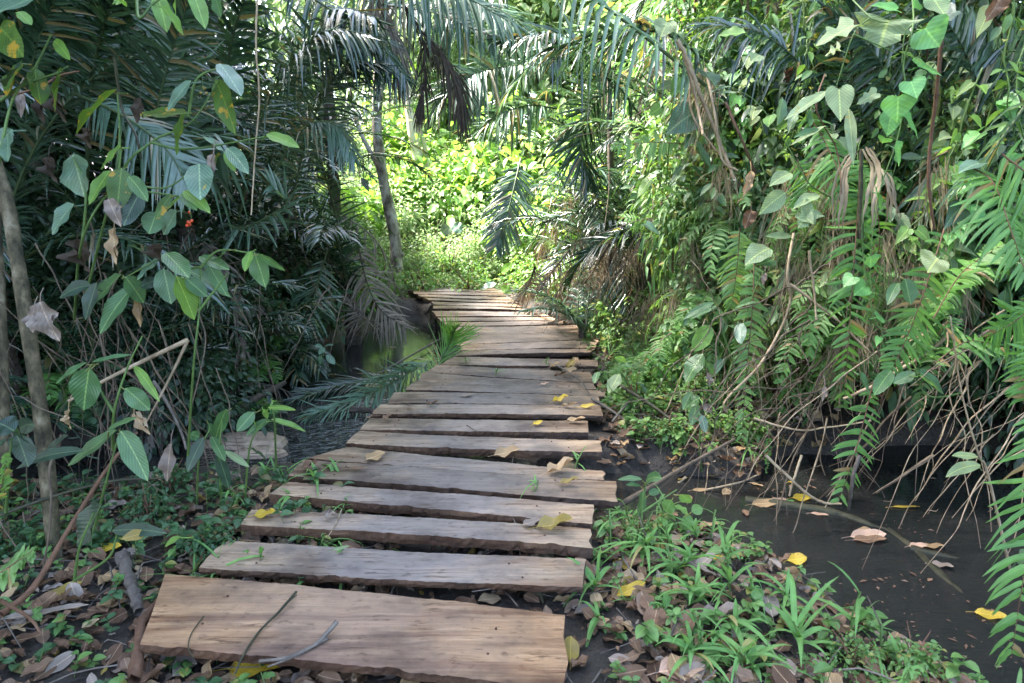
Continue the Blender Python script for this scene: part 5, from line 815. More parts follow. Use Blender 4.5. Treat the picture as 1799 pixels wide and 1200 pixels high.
GT = [(1285, 1055, 'tall single grass stalk with one curled leaf beside the pool', 8, (.16, .26), .28), (1130, 970, 'thick tuft of arching grass blades against the short plank end', 16, (.2, .3), .1), (1180, 1010, 'arching grass by the fresh herbs on the pool bank', 14, (.18, .28), .1), (1105, 935, 'grass leaning out from under the torn plank end', 10, (.18, .28), .08),
      (1410, 1150, 'broad bladed grass drooping over the pool edge', 14, (.18, .3), .14), (1500, 1130, 'young grass stem with paired blades over the dark water', 9, (.13, .22), .2), (1600, 1195, 'single upright grass blade at the water edge', 3, (.14, .2), 0), (1300, 1130, 'grass clump with a dead spotted leaf behind it', 16, (.16, .26), .08),
      (1220, 1160, 'dense grass clump near the pale rolled leaf', 18, (.16, .28), .06), (1330, 1185, 'grass clump at the lower rim of the bank', 16, (.16, .26), .08), (1040, 1040, 'dark grass between the second and third planks', 9, (.18, .28), .06), (1050, 1095, 'grass rising beside the corner of the widest plank', 8, (.16, .24), .06), (1240, 1060, 'grass tuft amid small round creeper leaves', 12, (.14, .22), .08), (1150, 1085, 'thin grass tuft on bare leaf litter', 8, (.12, .2), .05), (1400, 1075, 'grass tuft standing beside the grey driftwood', 10, (.14, .24), .1),
      (580, 860, 'grass arching over the boards beside the riffle', 9, (.2, .36), .1), (545, 870, 'grass with folded blades by the split board', 8, (.18, .3), .14), (610, 810, 'grass drooping across a board end', 7, (.2, .36), .06), (520, 890, 'grass at the bank beside dark round leaves', 8, (.14, .24), .08), (480, 760, 'grass on the riffle edge', 6, (.16, .26), .1),
      (340, 985, 'grass blade leaning by the second plank', 4, (.2, .3), 0), (240, 1040, 'curved grass blade by the widest plank', 3, (.24, .34), 0), (375, 940, 'dark single blade at the third plank', 3, (.12, .2), 0), (575, 700, 'grass on the fallen green frond', 7, (.2, .34), .1), (610, 660, 'thin grass standing in the pond shallows', 6, (.2, .34), .1), (520, 640, 'grass beside the pale fallen stalk', 8, (.25, .4), .05), (660, 640, 'pond grass near the reflected trunk', 6, (.2, .3), .05)]
for px, py, lab, n, L, st in GT: grass(on_ground(px, py), lab, n, L, .02, stem=st)
for px, py, lab in ((930, 866, 'thin grass sprout poking between two boards'), (1010, 820, 'pair of short grass blades sprouting at the broad board'), (820, 640, 'tiny grass sprout between middle boards'), (870, 660, 'small grass sprout by the pond side boards'), (960, 640, 'low sprout growing through the weathered middle boards')):
    p = G(px, py, -.01); grass(p, lab, 5, (.07, .16), .011, stem=.06)
for k, p in enumerate(ground_pts(64, .45, 1.75, 1.5, 3.5)): grass(p, 'short grass tuft growing through the dead leaves on the pool bank', int(rng.integers(3, 13)), (.05, rng.uniform(.1, .2)), rng.uniform(.007, .016), stem=rng.choice([0, .05, .1, .16]), grp='grass tufts on the pool bank', mat=rng.choice(['grass', 'herb', 'grass']), lean=rng.uniform(.3, .9))
for k, p in enumerate(ground_pts(22, .72, 1.9, 4.1, 5.2)): grass(p, 'thin grass tuft beside the boards at the bank foot', int(rng.integers(5, 11)), (.1, .26), .012, stem=rng.choice([0, .08, .14]), grp='grass tufts at the bank foot', mat=rng.choice(['grass', 'herb']))
for k, p in enumerate(ground_pts(26, -1.5, -.6, 2.4, 3.9)): grass(p, 'thin grass growing out of the litter along the near board ends', int(rng.integers(3, 9)), (.08, rng.uniform(.14, .28)), rng.uniform(.008, .018), stem=rng.choice([0, .06, .12]), grp='grass along the near board ends', lean=rng.uniform(.3, .9))
for k, p in enumerate(ground_pts(16, .75, 1.4, 4.8, 8)): grass(p, 'thin grass tuft beside the boards at the bank foot', int(rng.integers(6, 12)), (.16, .34), .014, stem=.1, grp='grass tufts at the bank foot')

# ------------------------------------------------------------------ fallen leaves, each a thing
def fallen(px, py, lpx, label, mat, z=.006, ang=None, asp=.55, tm=None, lift=.1, name='fallen_leaf', p=None, droop=0.0):
    p = (on_ground(px, py)+(0, 0, .02) if z is None else G(px, py, z)) if p is None else p
    L = lpx*np.linalg.norm(p-(0, 0, CAM_H))/FPX; a = rng.uniform(0, 6.28) if ang is None else R(ang); d = np.array((math.cos(a), math.sin(a), rng.uniform(0, lift))); m = MB()
    place(m, tm or FLATLEAF, p-d*L*.5+(0, 0, .012), d, np.array((rng.normal(0, .2), rng.normal(-.1, .2), 1.)), L, L*asp, droop)
    tube(m, [p-d*L*.5+(0, 0, .012), p-d*L*.62+(0, 0, .01), p-d*L*.75+(0, 0, .006)], .0014, 4)
    return tag(m.build(name, M[mat], None, p), label, 'leaf')
FL = [(466, 908, 34, 'yellow leaf with a notch on the third plank', 'yellow', .006, 10, .8), (975, 929, 62, 'olive yellow curled leaf at the bright end of the third plank', 'olive', .006, 0, .5, DRY), (935, 922, 34, 'grey dead leaf beside the olive curled leaf', 'dead_grey', .006, 20, .6), (1000, 851, 34, 'small ochre leaf on the broad front board', 'olive', .006, 5, .4, DRY), (985, 829, 52, 'large tan curled leaf on the broad back board', 'dead_tan', .006, 20, .6, DRY),
      (890, 801, 44, 'pale tan leaf caught in the wide gap between boards', 'dead_tan', -.02, 10, .5, DRY), (660, 806, 36, 'pale tan square leaf on the broad back board', 'dead_tan', .006, 40, .8), (985, 706, 30, 'bright yellow curled leaf on the middle boards', 'yellow', .006, 20, .5, DRY), (1000, 716, 30, 'pale yellow dry leaf below the bright curled one', 'dead_tan', .006, -10, .4, DRY), (1032, 716, 26, 'pale yellow flat leaf near the ragged board end', 'yellow', .006, 5, .4), (1012, 742, 34, 'orange tan bowed leaf on a board end', 'dead_tan', .006, -15, .35, DRY), (945, 746, 22, 'small yellow leaf in mid board', 'yellow', .006, 40, .5),
      (975, 646, 20, 'tan leaf on the boards below the creeper', 'dead_tan', .006, 30, .6, DRY), (1000, 655, 26, 'ochre crumpled leaf in the leaf heap on the boards', 'dead_tan', .006, 10, .5, DRY), (1003, 645, 26, 'yellowish curled leaf topping the leaf heap on the boards', 'olive', .006, 60, .6, DRY), (985, 662, 24, 'brown folded leaf at the lower edge of the leaf heap', 'dead', .006, 0, .5, DRY), (1010, 638, 20, 'upright pale leaf behind the leaf heap', 'dead_tan', .006, 80, .6, DRY), (957, 677, 16, 'pink dry leaf on a middle board', 'pink', .006, 15, .7), (680, 738, 16, 'brown curled leaf on a board by the riffle', 'dead', .006, 30, .8, DRY), (650, 737, 14, 'small dark leaf at a board end by the riffle', 'dead', .006, 40, .5, DRY), (760, 712, 22, 'thin brown leaf along a middle board', 'dead', .006, 5, .4, DRY), (720, 716, 16, 'short brown leaf on the middle boards', 'dead', .006, 10, .4), (820, 697, 24, 'greyish leaf pressed flat on a middle board', 'dead_grey', .006, 5, .5),
      (580, 912, 18, 'grey leaf scrap on the third plank', 'dead_grey', .006, 20, .7, DRY), (545, 824, 28, 'dark crumpled leaf at the split board end', 'dead', .006, 0, .7, DRY), (630, 826, 30, 'thin dark leaf strip on the broad board', 'dead', .006, 0, .25), (600, 968, 26, 'pale green leaf sliver on the second plank', 'ragged', .006, 15, .35), (692, 865, 8, 'dark seed husk on the fourth plank', 'dead', .006, 60, .6),
      (455, 1186, 92, 'big yellow leaf below the widest plank', 'yellow', None, 0, .5), (845, 1192, 30, 'ochre leaf standing at the lower edge of the widest plank', 'yellow', None, 80, .8), (1002, 1155, 56, 'olive leaf tucked against the end of the widest plank', 'olive', None, 85, .5), (1108, 1050, 54, 'pale yellow rolled leaf on the grassy bank', 'yellow', None, 25, .35, DRY), (1100, 1038, 44, 'yellow brown leaf under the pale rolled leaf', 'olive', None, 60, .4), (1170, 915, 30, 'tan leaf beneath the fresh herbs', 'dead_tan', None, 0, .5, DRY), (1350, 1075, 60, 'spotted dead leaf standing on end by the pool', 'dead_grey', None, 80, .5), (1200, 1190, 80, 'large pinkish tan leaf on the bank', 'pink', None, 10, .6), (1265, 1100, 60, 'pale grey crumpled leaf amid the grass', 'dead_grey', None, 0, .6, DRY), (1150, 1100, 60, 'reddish brown upright leaf by the creepers', 'dead', None, 70, .6), (1370, 1030, 30, 'tan leaf at the pool margin', 'dead_tan', None, 30, .5), (1255, 992, 36, 'pale yellow leaf in front of the driftwood', 'yellow', None, -10, .4), (1105, 770, 40, 'brown leaf leaning at the bank foot', 'dead', None, 30, .5, DRY), (1165, 760, 30, 'yellow leaf hanging at the bank foot', 'yellow', None, 80, .4),
      (285, 1150, 70, 'large grey brown curled leaf at the corner of the widest plank', 'dead_grey', None, 60, .8, DRY), (320, 1170, 60, 'grey brown leaf beside the large curled one', 'dead_grey', None, 20, .7, DRY), (380, 1165, 60, 'reddish brown leaf under the forked twig', 'dead', None, 10, .6), (110, 1055, 56, 'yellow green leaf hanging in the seedlings', 'olive', None, 60, .45), (400, 915, 44, 'tan leaf at the end of the third plank', 'dead_tan', None, 10, .5, DRY), (190, 975, 40, 'orange yellow leaf in the shaded litter', 'yellow', None, 10, .5), (80, 1090, 110, 'pale grey strap leaf lying across the litter', 'dead_grey', None, 15, .2), (560, 1190, 60, 'black wet leaf under the widest plank', 'dead', None, 30, .5, DRY), (820, 1042, 40, 'tan leaf in the gap behind the widest plank', 'dead_tan', None, 10, .5), (745, 1040, 40, 'brown leaf in the gap behind the widest plank', 'dead', None, 5, .5)]
for f in FL: fallen(f[0], f[1], f[2], f[3], f[4], f[5], f[6], f[7], f[8] if len(f) > 8 else None)
WL = [(1400, 987, 32, 'bright yellow leaf floating alone on the dark pool', 'yellow', 10, .75), (1410, 878, 32, 'yellow brown leaf floating near the root ends', 'yellow', 0, .5), (1345, 888, 46, 'tan and yellow leaf at the end of the sunken log', 'dead_tan', 5, .4), (1368, 882, 28, 'pinkish leaf floating by the sunken log', 'pink', 0, .4), (1592, 894, 40, 'narrow yellow leaf floating under the bank', 'yellow', -3, .16), (1241, 828, 34, 'orange leaf floating at the pool head', 'yellow', 0, .5), (1256, 838, 36, 'ochre leaf beside the orange floating leaf', 'olive', -10, .45), (1232, 864, 30, 'thin tan leaf floating by the bank', 'dead_tan', 0, .25), (1525, 945, 56, 'pink tan leaf in the floating cluster', 'pink', 5, .4), (1528, 952, 50, 'brown leaf under the floating cluster', 'dead', 0, .4), (1520, 938, 24, 'pale leaf on top of the floating cluster', 'dead_tan', 30, .8),
      (1613, 963, 26, 'pink leaf touching a pale leaf on the sunken branch', 'pink', 0, .5), (1640, 964, 30, 'pale ochre leaf on the sunken branch', 'dead_tan', 0, .55), (1655, 998, 28, 'grey mauve leaf on the sunken branch', 'dead_grey', -30, .7), (1742, 1086, 40, 'spotted yellow leaf at the lower end of the sunken branch', 'yellow', -25, .5), (1440, 907, 26, 'small reddish leaf stuck to the sunken branch', 'pink', -20, .3), (1250, 925, 40, 'brown leaf afloat behind the fresh herbs', 'dead_tan', 0, .35), (1390, 850, 10, 'tiny yellow leaf by the hanging roots', 'yellow', 0, .5), (1388, 884, 14, 'tiny green leaf beside the sunken log', 'heart', 0, .5), (585, 660, 12, 'small yellow leaf by the pond grass', 'yellow', 0, .5), (630, 668, 14, 'tan leaf on the fallen green frond', 'dead_tan', 0, .5), (690, 612, 14, 'thin pale leaf floating on the pond', 'dead_tan', -20, .3)]
for f in WL: fallen(f[0], f[1], f[2], f[3], f[4], WZ-.004, f[5], f[6], lift=.02)
for px, py, l, lab, mt, a in ((1385, 920, 44, 'brown orange leaf lying under the water surface', 'olive', 20), (1360, 935, 40, 'dim drowned leaf beside the submerged orange one', 'dead_tan', 0)): fallen(px, py, l, lab, mt, WZ-.05, a, .5, lift=.02)
for k, (px, py, l, mt) in enumerate(((1200, 845, 26, 'olive'), (1275, 868, 30, 'dead_tan'), (1310, 905, 24, 'dead'), (1210, 880, 26, 'dead'), (1330, 855, 22, 'dead_tan'), (1180, 905, 28, 'dead'))): fallen(px, py, l, 'brownish leaf afloat among others at the pool head', mt, WZ-.004, None, .45, lift=.02)['group'] = 'brown leaves afloat at the pool head'

m = MB(); x = rng.uniform(.7, 3.6, 2600); y = rng.uniform(1.4, 4.9, 2600); k = (H(x, y) < WZ-.05) & (vnoise(x, y, 1.6, 3) > .25); q = np.stack([x, y, np.full(2600, WZ+.003)], 1)[k]; n = len(q); L = rng.uniform(.004, .02, n)*rng.choice([1, 1, 2.2], n); place(m, LEAF2, q, rdir(n, -.02, .02), np.array((0, 0, 1.))+rng.normal(0, .08, (n, 3)), L, L*rng.uniform(.15, .6, n), 0, 0)
for _ in range(46):
    a_ = np.array((rng.uniform(1.0, 3.2), rng.uniform(1.6, 4.3), WZ-.004)); d = nrm(np.array((rng.normal(), rng.normal(), 0))); l = rng.uniform(.1, .6)
    if H(a_[0], a_[1]) < WZ-.1: tube(m, catmull([a_, a_+d*l*.5+rng.normal(0, .03, 3)*(1, 1, 0), a_+d*l], 8), .0016, 4, 1)
tag(m.build('pool_debris', [M['dead'], M['root']]), 'specks and thin stalks floating on the dark pool', 'debris', kind='stuff')
# withered leaves hanging in the shrubs on the shaded side
HL = [(92, 150, 105, 215, 26, 2.5, 'long withered brown leaf hanging among spotted leaves'), (70, 165, 72, 215, 22, 2.5, 'withered leaf shrivelled beside the long brown one'), (35, 160, 36, 205, 16, 2.6, 'shrivelled pale leaf at the shrub edge'), (245, 172, 238, 215, 20, 2.7, 'curled brown leaf with a pointed tip before the palm'), (375, 270, 355, 345, 20, 2.6, 'long tan curled leaf hanging behind a pale round leaf'), (155, 225, 150, 258, 22, 2.7, 'drooping two winged brown leaf on the shrub'), (85, 275, 90, 320, 26, 2.6, 'dark brown withered leaf by the leaning sapling'), (190, 350, 210, 395, 30, 2.5, 'crumpled pale brown leaf over the oval leaves'), (200, 400, 198, 465, 20, 2.6, 'tan leaf twisted like a ribbon above the oval leaves'), (270, 430, 275, 455, 32, 2.7, 'brown cup shaped dead leaf on the big spray'), (135, 420, 140, 480, 44, 2.7, 'bunch of dark brown dead leaf on the sapling'), (240, 520, 245, 575, 16, 2.8, 'tan folded leaf hanging from the big spray'),
      (70, 530, 95, 600, 50, 2.6, 'big curled grey brown leaf caught on the sapling twig'), (60, 545, 52, 585, 24, 2.6, 'small grey brown leaf clinging to the sapling'), (300, 780, 290, 850, 30, 2.6, 'torn grey leaf hanging over the creek strip'), (235, 725, 260, 765, 18, 2.5, 'orange brown curled leaf among dry stems'), (120, 720, 118, 755, 16, 2.6, 'shrivelled dark leaf on a dry stem'), (1320, 370, 1310, 400, 26, 3.6, 'reddish crumpled dead leaf caught on the bank climbers'), (1320, 300, 1308, 345, 18, 3.7, 'long dry leaf hanging from the bank climbers'), (1242, 655, 1250, 680, 14, 4.0, 'white shrivelled leaf on the tall stem'), (1236, 710, 1252, 725, 18, 4.0, 'white curled leaf below the shrivelled one'), (1450, 680, 1446, 705, 12, 3.3, 'pale shrivelled leaf hanging by the fern tip'), (1380, 125, 1392, 140, 26, 5.0, 'dark shrivelled clump on the shaggy trunk'), (1760, -5, 1740, 30, 34, 2.8, 'brown dead leaf hanging at the top corner'), (1345, 480, 1340, 500, 12, 4.0, 'pale grey dead leaf stuck by the narrow fern')]
for bx, by, tx, ty, w, dp, lab in HL:
    b = P(bx, by, dp); e = P(tx, ty, dp-.02); L = np.linalg.norm(e-b); m = MB(); mt = 'dead_grey' if 'white' in lab or 'grey' in lab or 'pale' in lab else 'dead_tan' if 'tan' in lab or 'dry' in lab else 'palm_dead' if bx < 600 and 'caught' not in lab else 'dead'
    place(m, LEAFC, b, e-b, (rng.normal(0, .4), -1, .3), L, w*dp/FPX*.85, 0); place(m, LEAFC, b+(0, .01, 0), (e-b)+rng.normal(0, .1, 3)*L, (rng.normal(0, .6), -.6, .5), L*.8, w*dp/FPX*.5, 0); tube(m, [b, b+(0, .01, .03), b+(0, .03, .05)], .002, 4)
    tag(m.build('withered_leaf', M[mt], None, b), lab, 'leaf')

# ------------------------------------------------------------------ sticks, stalks, driftwood, stones
def stick(pts, r, label, mat='stick', name='stick', cat='stick', z=None, dep=None, forks=(), n=18, rough=.06, sides=7):
    def cv(p):
        if len(p) == 3: return np.asarray(P(*p)) if dep is None and p[2] > .6 else G(p[0], p[1], p[2])
        return P(p[0], p[1], dep) if dep is not None else G(p[0], p[1], z)
    a = [cv(p) for p in pts]; o = a[0]; m = MB(); tube(m, catmull(a, n), np.linspace(r, r*.55, n), sides, rough=rough)
    for f in forks: tube(m, catmull([cv(p) for p in f], 12), np.linspace(r*.7, r*.3, 12), 6, rough=rough)
    return tag(m.build(name, M[mat], None, o), label, cat)
stick([(520, 1040, .03), (490, 1075, .025), (455, 1110, .018), (428, 1150, .012), (412, 1185, -.03)], .0055, 'thin forked dark twig lying on the widest plank', 'stem_dark', 'twig', 'twig', forks=[[(505, 1058, .025), (522, 1045, .05)]])
stick([(592, 1092, .05), (575, 1112, .03), (550, 1135, .02), (505, 1155, .015), (455, 1162, .012)], .009, 'grey twig with a knobbed end lying on the widest plank', 'stick', 'twig', 'twig', forks=[[(575, 1122, .02), (520, 1152, .012), (470, 1172, .01)]])
stick([(357, 1083, .012), (335, 1115, .014), (331, 1140, .012), (340, 1155, 0)], .0028, 'short wiry twig near the low corner of the widest plank', 'stem_dark', 'twig', 'twig')
stick([(600, 895, .008), (590, 920, .01), (575, 945, .012)], .003, 'thin dry stalk standing across the third plank', 'liana', 'twig', 'twig')
stick([(975, 640, .05), (1000, 655, .05), (1020, 670, .05), (1035, 690, .02)], .008, 'dark stick resting on the boards by the leaf heap', 'stick')
stick([(820, 747, .006), (840, 760, .006)], .003, 'tiny twig splinter on a board by the riffle', 'stem_dark', 'twig', 'twig')
stick([(330, 597, 3.0), (260, 630, 2.9), (180, 670, 2.8), (120, 705, 2.75)], .011, 'bent dry tan stalk broken over the dark bank', 'liana', 'stalk', 'stalk', forks=[[(330, 597, 3.0), (295, 670, 2.95), (250, 755, 2.9)]])
stick([(0, 1080, 1.9), (60, 1030, 2.05), (120, 930, 2.3), (190, 820, 2.6), (240, 760, 2.8)], .011, 'long brown stick slanting up through the shaded shrubs', 'stem_brown')
stick([(0, 1055, 1.9), (50, 1085, 1.95), (70, 1110, 1.95)], .007, 'short brown stick crossing the slanting one', 'stem_brown')
stick([(0, 905, 2.7), (100, 870, 2.8), (200, 845, 2.9), (290, 840, 3.0)], .008, 'thin dark stick lying across the grey creek strip', 'stem_dark')
stick([(235, 1195, -.05), (245, 1130, -.04), (252, 1090, -.03), (285, 1050, -.05)], .022, 'rotten reddish bark strip against the widest plank', 'stem_brown', 'bark_strip', 'bark', rough=.25)
stick([(215, 980, -.06), (235, 1040, -.05), (245, 1075, -.06)], .03, 'grey brown slab of rotten wood in the litter', 'stick', 'bark_strip', 'bark', rough=.25)
stick([(1080, 672, .12), (1110, 690, .1), (1145, 712, .06), (1190, 745, .0)], .018, 'dark fallen stalk lying from the boards into the bank', 'stem_dark')
stick([(1040, 700, .02), (1080, 725, -.02), (1110, 748, -.05)], .012, 'short dead stick pointing away from a board end', 'stick')
stick([(1075, 742, -.02), (1110, 700, .03), (1135, 680, .06)], .008, 'thin grey stick crossing the dark fallen stalk', 'stick')
stick([(1085, 890, -.12), (1140, 858, -.08), (1200, 822, -.05), (1290, 772, .06)], .017, 'long grey brown branch leaning from the boards to the root tangle', 'root')
stick([(1205, 838, 4.1), (1175, 870, 4.0), (1290, 850, 3.9), (1330, 835, 3.8)], .008, 'pale curved stem looping over the pool head', 'liana')
stick([(1270, 1003, -.12), (1300, 995, -.08), (1330, 1010, -.09), (1348, 1012, -.12)], .032, 'knobbly grey driftwood at the pool margin', 'stick', 'driftwood', 'driftwood', forks=[[(1300, 998, -.08), (1305, 985, -.02)]], rough=.25)
stick([(1310, 880, WZ-.01), (1400, 890, WZ+.005), (1480, 905, WZ), (1530, 925, WZ-.01), (1580, 940, WZ-.02)], .03, 'dark sunken log breaking the surface of the pool', 'stem_dark', 'log', 'log', rough=.15)
stick([(1560, 935, WZ-.022), (1600, 965, WZ-.02), (1650, 1010, WZ-.012), (1700, 1060, WZ-.024), (1760, 1120, WZ-.024), (1830, 1190, WZ-.03)], .03, 'wet dark branch lying in the pool with leaves stuck to it', 'stem_dark', 'branch', 'branch', forks=[[(1600, 965, WZ-.005), (1650, 975, WZ), (1690, 985, WZ-.01)]], rough=.15)
stick([(605, 690, -.25), (680, 648, -.27), (780, 592, -.24)][::-1], .012, 'thin dark pole lying across the pond', 'stick', 'pole', 'pole')
stick([(405, 735, -.2), (450, 700, -.12), (500, 672, -.08)], .04, 'black rotting log on the muddy pond bank', 'palmtrunk', 'log', 'log', rough=.15)
stick([(590, 722, -.26), (640, 720, -.24), (665, 726, -.22)], .035, 'dark rotten log beside the board ends at the riffle', 'palmtrunk', 'log', 'log', rough=.15)
stick([(330, 500, 4.4), (352, 560, 4.2), (360, 610, 4.0), (330, 740, 3.6)], .006, 'thin drooping dead stem before the dark pond bank', 'root')
stick([(270, 670, 3.3), (300, 720, 3.2), (320, 765, 3.1), (327, 790, 3.0)], .009, 'pale bare stick standing in the creek mud', 'stick')
m = MB(); o = on_ground(430, 778)
for (px, py, sx, sy, sz) in ((425, 774, .34, .14, .035), (455, 795, .18, .09, .025)):
    c = G(px, py, WZ+.02); a = np.linspace(0, 2*math.pi, 18, endpoint=False)
    for lv, (r0, z0, r1, z1) in enumerate(((1.08, -.6, 1., .35), (1., .35, .8, .8), (.8, .8, .4, 1.), (.4, 1., .02, 1.02))):
        w = 1+.12*np.sin(a*3+px)+.07*np.sin(a*7); q0 = np.stack([c[0]+sx*r0*w*np.cos(a), c[1]+sy*r0*w*np.sin(a), np.full(18, c[2]+sz*z0)], 1); q1 = np.stack([c[0]+sx*r1*w*np.cos(a), c[1]+sy*r1*w*np.sin(a), c[2]+sz*z1+.006*np.sin(a*5)], 1)
        i = np.arange(18); m.add(np.vstack([q0, q1]), np.stack([i, (i+1) % 18, 18+(i+1) % 18, 18+i], 1))
tag(m.build('sandbar', rough_mat('wet_sand', [(.3, (.16, .11, .075)), (.7, (.36, .27, .19))], 12, rough=.7)), kind='structure')

# fallen fronds
def lying_frond(label, pts, mat, z=0.0, **kw):
    path = catmull([G(p[0], p[1], p[2]) for p in pts], 26); o = path[0].copy(); t = thing('fallen_frond', o, label, 'palm frond'); rm = kw.pop('rmat', None)
    frond_mesh('leaflets', path, t, o, mat, rmat=rm, **kw); return t
lying_frond('fresh green palm frond fallen across the creek beside the boards', [(800, 622, -.02), (745, 640, -.12), (690, 672, -.16), (620, 705, -.2), (545, 728, -.24)], 'palm_pale', n=64, l=.46, w=.015, side=(.3, 1, .35), droop=.35, a0=48, a1=20, lift=.1, rr=.011, jit=.3)
lying_frond('green palm frond tip leaning upright on the board ends by the pond', [(735, 700, -.2), (770, 640, -.08), (792, 600, .12), (800, 575, .3)], 'fern', n=60, l=.44, w=.012, side=(1, .1, .1), droop=.08, a0=42, a1=12, lift=.1, jit=.25)
lying_frond('second dark green frond lying flat in the creek', [(735, 645, -.2), (660, 665, -.22), (590, 680, -.24), (520, 700, -.25)], 'palm', n=60, l=.42, w=.014, side=(.2, 1, .2), droop=.25, a0=50, a1=22, lift=.1, jit=.32)
lying_frond('bleached mauve palm stalk with a fraying fibrous end by the dark pond', [(552, 645, -.2), (515, 605, .02), (490, 580, .2), (455, 540, .42)], 'palm_dry', n=60, l=.3, w=.006, side=(1, .2, 0), droop=.0, a0=28, a1=15, s0=.5, rr=.028, rmat='bark_shag', lift=.3)
for k, (pts, lab) in enumerate((([(1060, 480, .5), (1020, 510, .25), (980, 535, .08), (930, 548, .03)], 'heap of grey brown fronds spilling onto the far boards'), ([(1100, 500, .5), (1060, 535, .2), (1030, 555, .08), (970, 565, .03)], 'dry frond sliding off the bank toward the boards'), ([(1000, 440, .9), (960, 490, .5), (930, 520, .1), (900, 530, .03)], 'long dry frond hanging down to the far board ends'), ([(1070, 430, 1.1), (1040, 480, .7), (1010, 520, .3), (1000, 545, .1)], 'brown frond hanging on the bank above the dry heap'), ([(940, 470, .9), (930, 500, .5), (920, 525, .15)], 'short grey frond propped behind the dry heap'))):
    lying_frond(lab, pts, 'palm_dry', n=44, l=.42, w=.014, side=(.8, .5, .1), droop=.35, a0=45, a1=15, jit=.4, miss=.15, rmat='stick', lift=.0)
lying_frond('dry frond fallen flat over the dark pond bank', [(690, 575, -.1), (640, 560, .1), (600, 520, .35)], 'palm_dry', n=30, l=.4, w=.016, side=(1, .2, .1), droop=.5, jit=.3, rmat='stick')
lying_frond('small dry frond with pale tips on the muddy bank', [(505, 545, .2), (540, 548, .15), (555, 570, 0), (562, 595, -.15)], 'palm_dry', n=22, l=.22, w=.012, side=(1, .3, .1), droop=.4, jit=.3, rmat='stick')
for pts, lab, dep in (([(1500, 268, 3.5), (1480, 300, 3.45), (1470, 350, 3.4), (1466, 400, 3.4)], 'dry strap leaf folded down from the broken fern stump', 0), ([(1520, 262, 3.5), (1540, 300, 3.45), (1535, 350, 3.4), (1528, 400, 3.4)], 'tan dry strap leaves hanging beside the long fern', 0), ([(1545, 300, 3.5), (1560, 340, 3.45), (1565, 390, 3.45)], 'short dry strap leaf by the heart leaved vine', 0)):
    a = catmull([P(*p) for p in pts], 14); t = thing('dry_leaf_strap', a[0], lab, 'leaf'); m = MB()
    for q in range(4):
        b = a+np.cumsum(rng.normal(0, .004, (14, 3)), axis=0)+rng.normal(0, .008, 3); wd = rng.uniform(.006, .012)*np.sin(np.linspace(.5, 3.0, 14)); sd = nrm(np.array((1, rng.normal(0, .6), 0))); v = np.stack([b-sd*wd[:, None], b+(0, -.004, 0), b+sd*wd[:, None]], 1).reshape(-1, 3); i, j = np.meshgrid(np.arange(13), np.arange(2), indexing='ij'); m.add(v, np.stack([i*3+j, i*3+j+1, (i+1)*3+j+1, (i+1)*3+j], -1).reshape(-1, 4))
    m.build('strap', M['straw'], t, a[0])
# stump of a broken stem with the long fern
stick([(1512, 420, 3.6), (1512, 340, 3.6), (1514, 262, 3.6)], .016, 'broken black stem standing in the middle of the bank', 'stem_dark', 'stem_stump', 'stump')

